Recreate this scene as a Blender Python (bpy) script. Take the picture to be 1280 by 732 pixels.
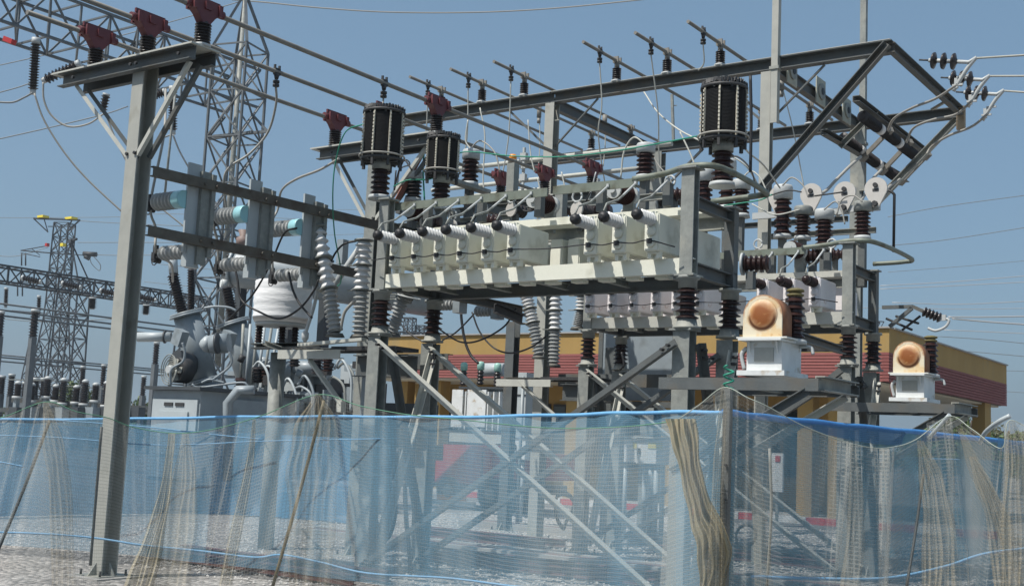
import bpy, math, random
import numpy as np
from mathutils import Vector, Matrix
random.seed(7); rng = np.random.default_rng(5)
scene = bpy.context.scene
for o in list(bpy.data.objects): bpy.data.objects.remove(o)

# ------------------------------------------------------------------ camera
FOC = 1497.4; YAW, PITCH, ROLL = [math.radians(a) for a in (35.288, 7.041, 2.602)]; EYE = 1.7
cy, sy, cp, sp, cr, sr = math.cos(YAW), math.sin(YAW), math.cos(PITCH), math.sin(PITCH), math.cos(ROLL), math.sin(ROLL)
FW = Vector((-sy*cp, cy*cp, sp)); RT = Vector((cy, sy, 0)); UP = RT.cross(FW)
R2 = cr*RT + sr*UP; U2 = -sr*RT + cr*UP
CAM = Vector((0, 0, EYE))
cam = bpy.data.cameras.new('camera'); co = bpy.data.objects.new('camera', cam); scene.collection.objects.link(co)
cam.sensor_width = 36; cam.sensor_fit = 'HORIZONTAL'; cam.lens = FOC/1280*36; cam.clip_end = 5000; cam.clip_start = .05
m3 = Matrix((R2, U2, -FW)).transposed(); co.matrix_world = Matrix.Translation(CAM) @ m3.to_4x4()
scene.camera = co
# ------------------------------------------------------------------ light
SUN = Vector((-0.26, -0.58, 1.0)).normalized()
sel = math.asin(SUN.z); saz = math.atan2(SUN.x, SUN.y)
w = bpy.data.worlds.new('World'); scene.world = w; w.use_nodes = True
nt = w.node_tree; nt.nodes.clear()
sky = nt.nodes.new('ShaderNodeTexSky'); sky.sky_type = 'NISHITA'; sky.sun_disc = False
sky.sun_elevation = sel; sky.sun_rotation = saz; sky.altitude = 0; sky.air_density = 1.0; sky.dust_density = 3.2; sky.ozone_density = 3.2
bg = nt.nodes.new('ShaderNodeBackground'); bg.inputs[1].default_value = .118
wo = nt.nodes.new('ShaderNodeOutputWorld'); hz_ = nt.nodes.new('ShaderNodeMix'); hz_.data_type = 'RGBA'; hz_.inputs[0].default_value = .5; hz_.inputs[7].default_value = (1.75,3.05,4.25,1)   # even dry-season haze
nt.links.new(sky.outputs[0], hz_.inputs[6]); nt.links.new(hz_.outputs[2], bg.inputs[0]); nt.links.new(bg.outputs[0], wo.inputs[0])
sl = bpy.data.lights.new('sun', 'SUN'); sl.energy = 5.0; sl.angle = math.radians(.5); sl.color = (1, .955, .89)
so = bpy.data.objects.new('sun', sl); scene.collection.objects.link(so)
so.rotation_mode = 'QUATERNION'; so.rotation_quaternion = SUN.to_track_quat('Z', 'Y')
scene.view_settings.view_transform = 'Standard'; scene.view_settings.look = 'None'
scene.view_settings.exposure = 0.05; scene.view_settings.gamma = 1
scene.render.engine = 'CYCLES'; scene.cycles.transparent_max_bounces = 16

# ------------------------------------------------------------------ points of the place
def at(px, py, w=None, x=None, y=None, z=None):
    d = FW + R2*((px-640)/FOC) - U2*((py-366)/FOC)
    if w is not None: t = w
    elif x is not None: t = (x-CAM.x)/d.x
    elif y is not None: t = (y-CAM.y)/d.y
    else: t = (z-CAM.z)/d.z
    return CAM + d*t
V = Vector
# ------------------------------------------------------------------ materials
MATS = {}
def mat(name, col, rough=.6, metal=0., col2=None, scale=8, mix=.5, bump=0., bscale=40, stretch=None, alpha=None, spec=.5, col3=None, scale3=2.0, rng3=(.5,.7), detail=6):
    if name in MATS: return MATS[name]
    m = bpy.data.materials.new(name); m.use_nodes = True; n = m.node_tree; b = n.nodes['Principled BSDF']
    b.inputs['Roughness'].default_value = rough; b.inputs['Metallic'].default_value = metal
    b.inputs['Specular IOR Level'].default_value = spec
    b.inputs['Base Color'].default_value = (*col, 1)
    tc = n.nodes.new('ShaderNodeTexCoord'); mp = n.nodes.new('ShaderNodeMapping'); n.links.new(tc.outputs['Object'], mp.inputs[0])
    if stretch: mp.inputs['Scale'].default_value = stretch
    out = None
    if col2:
        no = n.nodes.new('ShaderNodeTexNoise'); no.inputs['Scale'].default_value = scale; no.inputs['Detail'].default_value = detail; no.inputs['Roughness'].default_value = .65
        n.links.new(mp.outputs[0], no.inputs[0])
        rp = n.nodes.new('ShaderNodeMapRange'); rp.inputs[1].default_value = .5-mix/2; rp.inputs[2].default_value = .5+mix/2; n.links.new(no.outputs[0], rp.inputs[0])
        mx = n.nodes.new('ShaderNodeMix'); mx.data_type = 'RGBA'; mx.inputs[6].default_value = (*col, 1); mx.inputs[7].default_value = (*col2, 1)
        n.links.new(rp.outputs[0], mx.inputs[0]); out = mx.outputs[2]
        rr = n.nodes.new('ShaderNodeMapRange'); rr.inputs[3].default_value = max(.05, rough-.1); rr.inputs[4].default_value = min(1, rough+.12); n.links.new(no.outputs[0], rr.inputs[0]); n.links.new(rr.outputs[0], b.inputs['Roughness'])
        if col3:
            n3 = n.nodes.new('ShaderNodeTexNoise'); n3.inputs['Scale'].default_value = scale3; n3.inputs['Detail'].default_value = 8; n.links.new(mp.outputs[0], n3.inputs[0])
            r3 = n.nodes.new('ShaderNodeMapRange'); r3.inputs[1].default_value, r3.inputs[2].default_value = rng3; n.links.new(n3.outputs[0], r3.inputs[0])
            m3_ = n.nodes.new('ShaderNodeMix'); m3_.data_type = 'RGBA'; m3_.inputs[7].default_value = (*col3, 1); n.links.new(out, m3_.inputs[6]); n.links.new(r3.outputs[0], m3_.inputs[0]); out = m3_.outputs[2]
        n.links.new(out, b.inputs['Base Color'])
    if bump:
        nb = n.nodes.new('ShaderNodeTexNoise'); nb.inputs['Scale'].default_value = bscale; nb.inputs['Detail'].default_value = 4; n.links.new(mp.outputs[0], nb.inputs[0])
        bm = n.nodes.new('ShaderNodeBump'); bm.inputs['Strength'].default_value = bump; bm.inputs['Distance'].default_value = .02
        n.links.new(nb.outputs[0], bm.inputs['Height']); n.links.new(bm.outputs[0], b.inputs['Normal'])
    if alpha is not None: b.inputs['Alpha'].default_value = alpha
    MATS[name] = m; return m
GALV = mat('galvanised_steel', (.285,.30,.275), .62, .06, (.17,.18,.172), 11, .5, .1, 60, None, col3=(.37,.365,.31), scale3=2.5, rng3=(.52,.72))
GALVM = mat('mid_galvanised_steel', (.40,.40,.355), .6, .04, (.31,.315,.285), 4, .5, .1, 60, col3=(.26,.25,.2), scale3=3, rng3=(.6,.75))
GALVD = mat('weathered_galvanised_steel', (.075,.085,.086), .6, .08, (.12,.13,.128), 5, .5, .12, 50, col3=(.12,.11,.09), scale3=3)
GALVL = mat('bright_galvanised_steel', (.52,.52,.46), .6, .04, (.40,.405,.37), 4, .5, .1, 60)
RUSTY = mat('brown_grey_rail_steel', (.085,.075,.06), .75, .05, (.14,.13,.105), 9, .5, .2, 60, col3=(.08,.06,.045), scale3=4)
ALU = mat('dull_aluminium_pipe', (.235,.225,.20), .6, .1, (.17,.16,.14), 5, .4, .05, 80)
BRN = mat('brown_porcelain', (.018,.0095,.009), .3, 0, (.032,.017,.015), 6, .5, spec=.35)
BLK = mat('black_porcelain', (.018,.014,.014), .3, 0, (.035,.028,.026), 6, .5)
PORC = mat('pale_grey_porcelain', (.60,.61,.60), .35, 0, (.5,.51,.50), 5, .5)
RBRN = mat('red_brown_porcelain', (.036,.015,.012), .3, 0, (.024,.011,.010), 7, .5, spec=.35)
GRYP = mat('grey_porcelain', (.38,.39,.38), .35, 0, (.28,.29,.285), 5, .5)
WHTP = mat('white_polymer', (.72,.72,.71), .45, 0, (.6,.6,.58), 5, .5)
CEMENT = mat('pale_insulator_cap', (.44,.46,.45), .6, .1, (.42,.44,.44), 12, .5)
BOOT = mat('maroon_rubber_boot', (.14,.032,.036), .5, 0, (.095,.02,.025), 5, .5, .05, 60)
CAN = mat('cream_grey_paint', (.74,.74,.64), .5, 0, (.66,.66,.56), 3, .4, col3=(.44,.43,.34), scale3=3, rng3=(.58,.78))
CANR = mat('greyish_mauve_paint', (.80,.765,.76), .45, 0, (.72,.685,.68), 3, .4, col3=(.4,.22,.14), scale3=5, rng3=(.66,.76))
TRG = mat('transformer_grey_paint', (.27,.31,.33), .42, 0, (.215,.25,.27), 2.5, .4, col3=(.17,.19,.19), scale3=4, rng3=(.56,.8))
TRGD = mat('dark_grey_paint', (.06,.068,.075), .5, 0, (.04,.046,.05), 3, .4)
TRGL = mat('light_grey_paint', (.42,.46,.47), .45, 0, (.36,.40,.41), 2, .4)
WHITE = mat('white_paint', (.72,.74,.73), .45, 0, (.56,.58,.57), 5, .5, col3=(.42,.34,.24), scale3=7, rng3=(.58,.72))
WRAP = mat('white_wrap_cloth', (.78,.79,.79), .7, 0, (.7,.71,.71), 3, .5, .3, 7, (1,1,5))
BLACK = mat('black_rubber', (.015,.015,.016), .55)
DARK = mat('dark_iron', (.035,.036,.038), .6, .3, (.06,.06,.06), 12, .5)
LAT = mat('lattice_steel', (.14,.155,.165), .6, .1, (.085,.097,.105), 3, .5)
LATF = mat('far_lattice_steel', (.055,.063,.072), .7, .05, (.035,.042,.05), 3, .5)
CBL = mat('grey_cable', (.30,.29,.26), .6, .1, (.34,.33,.3), 9, .4)
GCBL = mat('green_cable', (.02,.25,.16), .5)
WIRE = mat('overhead_wire', (.2,.215,.22), .6, .3)
WIREL = mat('bright_overhead_wire', (.42,.43,.43), .5, .3)
BUSG = mat('painted_bus_bar', (.14,.165,.135), .55, .15, (.2,.22,.18), 6, .5, col3=(.09,.09,.06), scale3=5)
CONC = mat('concrete', (.36,.35,.33), .9, 0, (.27,.265,.25), 5, .6, .3, 30)
YEL = mat('ochre_render', (.37,.24,.075), .85, 0, (.30,.195,.065), 1.2, .6, .1, 30, (1,1,.35), col3=(.30,.215,.09), scale3=2.2, rng3=(.55,.75))
REDT = mat('red_cladding', (.25,.078,.07), .8, 0, (.19,.06,.055), 3, .6, .15, 25, (.5,.5,2), col3=(.22,.09,.08), scale3=3, rng3=(.6,.8))
GLASS = mat('dark_window_glass', (.012,.02,.018), .06, 0, spec=.8)
WOODSH = mat('brown_shutter', (.20,.055,.025), .6, 0, (.14,.04,.02), 6, .4)
GREENB = mat('pale_green_bushing', (.30,.52,.44), .35, 0, (.25,.45,.38), 6, .4)
AQUA = mat('aqua_epoxy', (.33,.62,.66), .35, 0, (.28,.55,.6), 4, .4)
REDP = mat('red_truck_paint', (.45,.045,.035), .4, 0, (.35,.035,.03), 3, .4)
YLW = mat('yellow_paint', (.75,.6,.04), .5)
REDC = mat('red_paint', (.5,.03,.03), .5, 0, (.4,.025,.025), 4, .5)
ORNG = mat('orange_lens', (.8,.28,.02), .3)
DISC = mat('pale_disc_plate', (.55,.53,.49), .55, .1, (.45,.43,.4), 6, .5)
SLATE = mat('reddish_brown_angle', (.25,.085,.05), .7, 0, (.19,.07,.045), 6, .5)
BARK = mat('bark', (.09,.07,.05), .9, 0, (.05,.04,.03), 8, .5)
BLUEP = mat('blue_tarp_edge', (.03,.16,.42), .5, 0, (.06,.25,.55), 8, .5)

def rust_mat():                                   # rust blooming from the middle of the domed lid, with a crescent under it
    m = bpy.data.materials.new('rusted_cream_lid'); m.use_nodes = True; n = m.node_tree; b = n.nodes['Principled BSDF']; L = n.links
    tc = n.nodes.new('ShaderNodeTexCoord'); sx = n.nodes.new('ShaderNodeSeparateXYZ'); L.new(tc.outputs['Object'], sx.inputs[0])
    def M(op, a, b_=None, c=None):
        k = n.nodes.new('ShaderNodeMath'); k.operation = op
        for i, v in enumerate((a, b_, c)):
            if v is None: continue
            if isinstance(v, (int, float)): k.inputs[i].default_value = v
            else: L.new(v, k.inputs[i])
        return k.outputs[0]
    def noise(s_, d=8): 
        k = n.nodes.new('ShaderNodeTexNoise'); k.inputs['Scale'].default_value = s_; k.inputs['Detail'].default_value = d; L.new(tc.outputs['Object'], k.inputs[0]); return k.outputs[0]
    def mr(v, a, b_, c=0, d=1):
        k = n.nodes.new('ShaderNodeMapRange'); k.interpolation_type = 'SMOOTHSTEP'; L.new(v, k.inputs[0])
        for i, q in zip((1,2,3,4),(a,b_,c,d)): k.inputs[i].default_value = q
        return k.outputs[0]
    z = M('SUBTRACT', sx.outputs[2], .225); r = M('SQRT', M('ADD', M('MULTIPLY', sx.outputs[0], sx.outputs[0]), M('MULTIPLY', z, z)))
    r = M('ADD', r, M('MULTIPLY', M('SUBTRACT', noise(11), .5), .09))
    def mix(fac, a, col):
        k = n.nodes.new('ShaderNodeMix'); k.data_type = 'RGBA'; L.new(fac, k.inputs[0]); L.new(a, k.inputs[6]); k.inputs[7].default_value = (*col, 1); return k.outputs[2]
    base = n.nodes.new('ShaderNodeRGB'); base.outputs[0].default_value = (.70,.63,.47,1)
    c = mix(mr(noise(7), .45, .62, 0, .9), base.outputs[0], (.68,.50,.27))
    c = mix(mr(r, .19, .11, 0, .8), c, (.44,.19,.05)); c = mix(mr(r, .145, .07, 0, 1), c, (.25,.075,.012))
    r0 = M('SQRT', M('ADD', M('MULTIPLY', sx.outputs[0], sx.outputs[0]), M('MULTIPLY', z, z))); rim = M('MULTIPLY', mr(M('ADD', r0, M('MULTIPLY', M('SUBTRACT', noise(20), .5), .05)), .178, .203), mr(z, -.05, .03)); c = mix(M('MULTIPLY', rim, .8), c, (.36,.14,.04))
    band = M('MULTIPLY', mr(r0, .11, .13), mr(r0, .155, .14)); c = mix(M('MULTIPLY', band, mr(z, .04, -.05, 0, 1)), c, (.13,.04,.010))
    edge = mr(noise(14), .62, .7, 0, .6); c = mix(edge, c, (.5,.27,.1))
    L.new(c, b.inputs['Base Color']); b.inputs['Roughness'].default_value = .6
    return m
RUSTL = rust_mat()
RUSTS = mat('rusted_lid_side', (.33,.15,.07), .75, 0, (.16,.06,.03), 7, .6)

def net_mat(name, col, cov, wx, wz, dens=0.):      # woven net: threads on a grid cover part of the sheet, the rest is open
    m = bpy.data.materials.new(name); m.use_nodes = True; n = m.node_tree; L = n.links; b = n.nodes['Principled BSDF']
    b.inputs['Roughness'].default_value = .75
    tc = n.nodes.new('ShaderNodeTexCoord')
    no = n.nodes.new('ShaderNodeTexNoise'); no.inputs['Scale'].default_value = 1.3; no.inputs['Detail'].default_value = 5; L.new(tc.outputs['Object'], no.inputs[0])
    mx = n.nodes.new('ShaderNodeMix'); mx.data_type = 'RGBA'; mx.inputs[6].default_value = (*col, 1); mx.inputs[7].default_value = (*[c*.6 for c in col], 1); L.new(no.outputs[0], mx.inputs[0]); L.new(mx.outputs[2], b.inputs['Base Color'])
    sx = n.nodes.new('ShaderNodeSeparateXYZ'); L.new(tc.outputs['UV'], sx.inputs[0])
    def wave(sock, k):
        a = n.nodes.new('ShaderNodeMath'); a.operation = 'MULTIPLY'; a.inputs[1].default_value = k; L.new(sock, a.inputs[0])
        f = n.nodes.new('ShaderNodeMath'); f.operation = 'PINGPONG'; f.inputs[1].default_value = .5; L.new(a.outputs[0], f.inputs[0])
        g = n.nodes.new('ShaderNodeMath'); g.operation = 'GREATER_THAN'; g.inputs[1].default_value = .36; L.new(f.outputs[0], g.inputs[0]); return g.outputs[0]
    u, v = wave(sx.outputs[0], wx), wave(sx.outputs[1], wz)
    mxm = n.nodes.new('ShaderNodeMath'); mxm.operation = 'MAXIMUM'; L.new(u, mxm.inputs[0]); L.new(v, mxm.inputs[1])
    # alpha = cov + thread * k, uneven over the cloth
    k = n.nodes.new('ShaderNodeMath'); k.operation = 'MULTIPLY_ADD'; k.inputs[1].default_value = .22; k.inputs[2].default_value = cov-.08; L.new(mxm.outputs[0], k.inputs[0])
    n2 = n.nodes.new('ShaderNodeTexNoise'); n2.inputs['Scale'].default_value = 1.1; n2.inputs['Detail'].default_value = 6
    mp = n.nodes.new('ShaderNodeMapping'); mp.inputs['Scale'].default_value = (2.2, 2.2, .5); L.new(tc.outputs['Object'], mp.inputs[0]); L.new(mp.outputs[0], n2.inputs[0])
    q = n.nodes.new('ShaderNodeMapRange'); q.inputs[1].default_value = .3; q.inputs[2].default_value = .7; q.inputs[3].default_value = -.13; q.inputs[4].default_value = .16; L.new(n2.outputs[0], q.inputs[0])
    s = n.nodes.new('ShaderNodeMath'); s.operation = 'ADD'; s.use_clamp = True; L.new(k.outputs[0], s.inputs[0]); L.new(q.outputs[0], s.inputs[1])
    L.new(s.outputs[0], b.inputs['Alpha'])
    return m
NETB = net_mat('blue_shade_net', (.17,.36,.50), .42, 55, 55)
NETB2 = net_mat('teal_blue_shade_net', (.16,.37,.47), .60, 55, 55)
NETW = net_mat('pale_fishing_net', (.50,.50,.45), .18, 60, 34)
NETT = net_mat('tan_net', (.42,.36,.22), .82, 45, 45)

# ------------------------------------------------------------------ mesh kit
class MB:
    def __init__(s): s.v = []; s.f = []; s.sm = []
    def add(s, vs, fs, smooth=False):
        b = len(s.v); s.v += [tuple(p) for p in vs]; s.f += [tuple(b+i for i in f) for f in fs]; s.sm += [smooth]*len(fs); return s
    def box(s, c, d, ax=None):
        c = V(c); X, Y, Z = ax or (V((1,0,0)), V((0,1,0)), V((0,0,1)))
        h = [k/2 for k in d]
        vs = [c + X*(h[0]*i) + Y*(h[1]*j) + Z*(h[2]*k) for k in (-1,1) for j in (-1,1) for i in (-1,1)]
        return s.add(vs, [(0,2,3,1),(4,5,7,6),(0,1,5,4),(2,6,7,3),(0,4,6,2),(1,3,7,5)])
    def prism(s, poly, p0, p1, side, up, smooth=False):
        n = len(poly); vs = [V(p0)+side*a+up*b for a, b in poly] + [V(p1)+side*a+up*b for a, b in poly]
        s.add(vs, [(i, (i+1) % n, n+(i+1) % n, n+i) for i in range(n)], smooth)
        b = len(s.v)-2*n
        s.f += [tuple(b+i for i in reversed(range(n))), tuple(b+n+i for i in range(n))]; s.sm += [False, False]; return s
    def bar(s, p0, p1, w, h, kind='box', up=None, t=.012, flip=False):
        p0, p1 = V(p0), V(p1); d = (p1-p0).normalized(); up = V(up) if up else V((0,0,1))
        if abs(d.dot(up)) > .98: up = V((0,1,0))
        side = d.cross(up).normalized(); u = side.cross(d)
        a, b = w/2, h/2
        if flip: side = -side
        if kind == 'box': P = [(-a,-b),(a,-b),(a,b),(-a,b)]
        elif kind == 'C': P = [(-a,-b),(a,-b),(a,-b+t),(-a+t,-b+t),(-a+t,b-t),(a,b-t),(a,b),(-a,b)]
        elif kind == 'L': P = [(-a,-b),(a,-b),(a,-b+t),(-a+t,-b+t),(-a+t,b),(-a,b)]
        elif kind == 'I': P = [(-a,-b),(a,-b),(a,-b+t),(t/2,-b+t),(t/2,b-t),(a,b-t),(a,b),(-a,b),(-a,b-t),(-t/2,b-t),(-t/2,-b+t),(-a,-b+t)]
        if flip: P = P[::-1]
        return s.prism(P, p0, p1, side, u)
    def lathe(s, prof, o=(0,0,0), ax=(0,0,1), n=16, smooth=True, cap=True):
        if len(prof) > 21 and n < 40: smooth = False; n = max(n, 20)
        o = V(o); ax = V(ax).normalized(); t = V((1,0,0)) if abs(ax.x) < .8 else V((0,1,0))
        X = ax.cross(t).normalized(); Y = ax.cross(X)
        vs = []
        for r, z in prof:
            for k in range(n):
                a = 2*math.pi*k/n; vs.append(o + ax*z + X*(r*math.cos(a)) + Y*(r*math.sin(a)))
        fs = [(i*n+k, i*n+(k+1) % n, (i+1)*n+(k+1) % n, (i+1)*n+k) for i in range(len(prof)-1) for k in range(n)]
        s.add(vs, fs, smooth)
        if cap:
            b = len(s.v)-len(vs); s.f += [tuple(b+k for k in reversed(range(n))), tuple(b+(len(prof)-1)*n+k for k in range(n))]; s.sm += [False, False]
        return s
    def cyl(s, p0, p1, r, r1=None, n=12): 
        p0, p1 = V(p0), V(p1); return s.lathe([(r, 0), (r if r1 is None else r1, (p1-p0).length)], p0, p1-p0, n)
    def tube(s, pts, r, n=7):
        pts = [V(p) for p in pts]; rings = []; up = None
        for i, p in enumerate(pts):
            d = (pts[min(i+1, len(pts)-1)]-pts[max(i-1, 0)]).normalized()
            if up is None: up = d.orthogonal().normalized()
            X = (up - d*up.dot(d)).normalized(); up = X; Y = d.cross(X)
            rings.append([p + X*(r*math.cos(2*math.pi*k/n)) + Y*(r*math.sin(2*math.pi*k/n)) for k in range(n)])
        vs = [q for ring in rings for q in ring]
        fs = [(i*n+k, i*n+(k+1) % n, (i+1)*n+(k+1) % n, (i+1)*n+k) for i in range(len(pts)-1) for k in range(n)]
        fs2 = [tuple(reversed(range(n))), tuple((len(pts)-1)*n+k for k in range(n))]
        s.add(vs, fs, True); b = len(s.v)-len(vs); s.f += [tuple(b+i for i in f) for f in fs2]; s.sm += [False]*2
        return s
    def mesh(s, name, m, org=(0,0,0), bevel=0):
        me = bpy.data.meshes.new(name); o = V(org)
        me.from_pydata([tuple(V(p)-o) for p in s.v], [], s.f); me.polygons.foreach_set('use_smooth', s.sm)
        if isinstance(m, (list, tuple)):
            for k in m: me.materials.append(k)
        else: me.materials.append(m)
        me.update(); return me
def spline(pts, n=8):
    pts = [V(p) for p in pts]; P = [pts[0]*2-pts[1]] + pts + [pts[-1]*2-pts[-2]]; out = []
    for i in range(1, len(P)-2):
        a, b, c, d = P[i-1:i+3]
        for k in range(n):
            t = k/n; out.append(.5*((2*b)+(c-a)*t+(2*a-5*b+4*c-d)*t*t+(3*b-3*c+d-a)*t**3))
    return out + [pts[-1]]
def sag(a, b, drop, n=14):
    a, b = V(a), V(b); return [a.lerp(b, k/n) - V((0,0,drop*4*(k/n)*(1-k/n))) for k in range(n+1)]
def link(o): scene.collection.objects.link(o); return o
def tagp(o, label=None, cat=None, group=None, kind=None):
    if label: o['label'] = label
    if cat: o['category'] = cat
    if group: o['group'] = group
    if kind: o['kind'] = kind
    return o
ORG = {}
def thing(name, loc, label, cat, group=None, rot=None):
    o = link(bpy.data.objects.new(name, None)); o.location = V(loc); o.empty_display_size = .1
    if rot is not None: o.rotation_mode = 'QUATERNION'; o.rotation_quaternion = rot
    ORG[o.name] = V(loc); return tagp(o, label, cat, group)
def part(name, mb, m, parent=None, label=None, kind=None, cat=None, group=None, root=None):
    """one mesh object; vertices are given in world space; parent is an unrotated thing or one of its parts"""
    if parent is not None: org = ORG[parent.name]; me = mb.mesh(name, m, org)
    else:
        c = V(np.mean([tuple(p) for p in mb.v], axis=0)); c.z = min(p[2] for p in mb.v); org = c; me = mb.mesh(name, m, org)
    o = link(bpy.data.objects.new(name, me)); ORG[o.name] = org
    if parent is not None: o.parent = parent
    else: o.location = org
    return tagp(o, label, cat, group, kind)
def inst(name, me, parent, loc=(0,0,0), rot=None, kind=None, label=None):
    o = link(bpy.data.objects.new(name, me)); o.parent = parent; o.location = V(loc)
    if rot is not None: o.rotation_mode = 'QUATERNION'; o.rotation_quaternion = rot
    if kind: o['kind'] = kind
    if label: o['label'] = label
    return o
def put(name, parts, loc, label, cat, group=None, rot=None):
    """a copy of a kind: parts = [(name, mesh, loc, rot, [subparts])]"""
    t = thing(name, loc, label, cat, group, rot)
    for nm, me, l, r, subs in parts:
        o = inst(nm, me, t, l, r)
        for sn, sm_, sl_, sr_ in subs: inst(sn, sm_, o, sl_, sr_)
    return t
def wire(label, pts, r=.012, m=None, name='cable', cat='cable', group=None, n=6):
    return part(name, MB().tube(pts, r, n), m or CBL, None, label, None, cat, group)
def qz(d): return V(d).normalized().to_track_quat('Z', 'Y')
def sheds(n, h, r0, r1, up=.35):
    """profile of n sheds on a core over height h"""
    p = [(r0, 0)]; d = h/n
    for i in range(n):
        z = i*d; p += [(r0, z+d*.18), (r1, z+d*up), (r1*.985, z+d*(up+.12)), (r0*1.05, z+d*.8)]
    p += [(r0, h)]; return p
ORD = ['first','second','third','fourth','fifth','sixth','seventh','eighth','ninth','tenth','eleventh','twelfth','thirteenth','fourteenth','fifteenth','sixteenth','seventeenth']
# ================================================================== SHARED KINDS (local meshes, origin at the base)
def boot_parts():
    a = MB(); P = [(-.19,.14),(-.12,.085),(-.055,.0),(.055,.0),(.12,.085),(.19,.14),(.19,.245),(-.19,.245)]
    a.prism([(q[0], q[1]) for q in P], (-.055,0,0), (.055,0,0), V((0,1,0)), V((0,0,1)))
    f = MB().box((0,0,.27), (.03,.42,.05)); f.box((.062,-.18,.19),(.03,.05,.13)); f.box((.062,.18,.19),(.03,.05,.13)); f.box((-.062,-.18,.19),(.03,.05,.13)); f.box((-.062,.18,.19),(.03,.05,.13))
    f.cyl((0,.19,.18),(0,.27,.18),.048); f.cyl((0,-.27,.18),(0,-.19,.18),.048); f.box((.066,0,.2),(.022,.09,.09))
    return a.mesh('boot', BOOT), f.mesh('boot_flange', BOOT)
def pi_mesh(h, n, r0, r1, m, nm='shed_stack'): return MB().lathe(sheds(n, h, r0, r1), n=18).mesh(nm, m)
boot_m, flange_m = boot_parts()
pin_m = pi_mesh(.235, 7, .066, .095, BLK); pincap_m = MB().lathe([(.1,0),(.1,.03),(.07,.045)], n=16).mesh('base_cap', CEMENT)
pintop_m = MB().cyl((0,0,0),(0,0,.03),.06).mesh('top_cap', DARK)
small_m = pi_mesh(.22, 6, .05, .082, BLK); clamp_m = MB().cyl((0,0,0),(0,0,.09),.045).box((0,0,.1),(.09,.12,.05)).box((0,.05,.14),(.11,.025,.1)).box((0,-.05,.14),(.11,.025,.1)).mesh('clamp', ALU)
def booted(x, y, z, label, group): 
    return put('post_insulator', [('base_cap', pincap_m, (0,0,0), None, []), ('shed_stack', pin_m, (0,0,.045), None, []), ('top_cap', pintop_m, (0,0,.265), None, []), ('boot', boot_m, (0,0,.275), None, [('boot_flange', flange_m, (0,0,0), None)])], (x,y,z), label, 'insulator', group)
def plain_pin(x, y, z, label, group):
    return put('post_insulator', [('base_cap', pincap_m, (0,0,0), None, []), ('shed_stack', small_m, (0,0,.045), None, []), ('clamp', clamp_m, (0,0,.265), None, [])], (x,y,z), label, 'insulator', group)
plate_m = MB().box((0,0,.012),(.42,.42,.024)).mesh('base_plate', GALV)
bolt_m = MB().cyl((0,0,0),(0,0,.06),.014,n=6).mesh('bolt', DARK)
def column(name, x, y, z0, z1, wx, wy, label, group=None, kind='I', base=True, m=None, bolts=True):
    t = thing(name, (x,y,z0), label, 'steel column', group)
    col_profile = MB(); a, b, tt = wx/2, wy/2, .016
    # section with flanges on the -Y and +Y sides
    P = [(-a,-b),(a,-b),(a,-b+tt),(tt/2,-b+tt),(tt/2,b-tt),(a,b-tt),(a,b),(-a,b),(-a,b-tt),(-tt/2,b-tt),(-tt/2,-b+tt),(-a,-b+tt)] if kind == 'X' else [(-a,-b),(a,-b),(a,-b+tt),(-a+tt,-b+tt),(-a+tt,b-tt),(a,b-tt),(a,b),(-a,b)]
    col_profile.prism(P, (x,y,z0+.02), (x,y,z1), V((1,0,0)), V((0,1,0)))
    part('shaft', col_profile, m or GALV, t)
    if base:
        part('footing', MB().box((x,y,-.02),(.62,.62,.07)), CONC, t)
        inst('base_plate', plate_m, t)
        g = MB()
        for sx in (-1,1):
            g.prism([(0,.024),(.1,.024),(0,.16)], (x+sx*a,y-.008,z0), (x+sx*a,y+.008,z0), V((sx,0,0)), V((0,0,1)))
        g.prism([(0,.024),(.1,.024),(0,.16)], (x-.008,y-b,z0), (x+.008,y-b,z0), V((0,-1,0)), V((0,0,1)))
        part('gusset', g, GALV, t)
        for i in (-1,1):
            for j in (-1,1): inst('bolt', bolt_m, t, (i*.17,j*.17,.024))
    return t

# ================================================================== T-SHAPED BUS GANTRIES (near left, and the one behind the coils)
def crossarm(t, cx, cy_, x0, x1, ztop, tag_=''):
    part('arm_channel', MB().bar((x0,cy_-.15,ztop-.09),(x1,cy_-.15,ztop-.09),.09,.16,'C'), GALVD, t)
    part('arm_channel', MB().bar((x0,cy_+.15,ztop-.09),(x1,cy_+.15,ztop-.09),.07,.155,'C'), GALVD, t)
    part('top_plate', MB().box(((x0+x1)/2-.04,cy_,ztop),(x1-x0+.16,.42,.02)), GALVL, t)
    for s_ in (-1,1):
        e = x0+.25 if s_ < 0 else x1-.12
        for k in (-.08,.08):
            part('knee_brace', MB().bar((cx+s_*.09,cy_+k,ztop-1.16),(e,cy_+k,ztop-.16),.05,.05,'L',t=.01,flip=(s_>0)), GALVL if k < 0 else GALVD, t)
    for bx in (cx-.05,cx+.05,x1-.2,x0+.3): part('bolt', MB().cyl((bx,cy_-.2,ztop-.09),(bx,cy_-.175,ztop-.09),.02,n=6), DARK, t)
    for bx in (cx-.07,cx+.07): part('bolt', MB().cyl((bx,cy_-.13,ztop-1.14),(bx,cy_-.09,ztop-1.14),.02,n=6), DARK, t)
X3 = (-12.5,-11.51,-10.54)
g1 = column('bus_gantry', -11.5, 8.61, 0, 5.86, .20, .21, 'tall grey T-shaped steel post at left carrying three maroon-capped insulators', m=GALVM)
g1['category'] = 'bus gantry'; crossarm(g1, -11.5, 8.61, -12.95, -10.5, 5.94)
g2 = column('bus_gantry', -11.6, 12.85, 0, 5.86, .20, .21, 'T-shaped steel post half hidden behind the left dark coil, its arm holding maroon-capped insulators')
g2['category'] = 'bus gantry'; crossarm(g2, -11.6, 12.85, -12.68, -10.5, 5.94)
pos3 = ['outermost left', 'middle', 'right']
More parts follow.
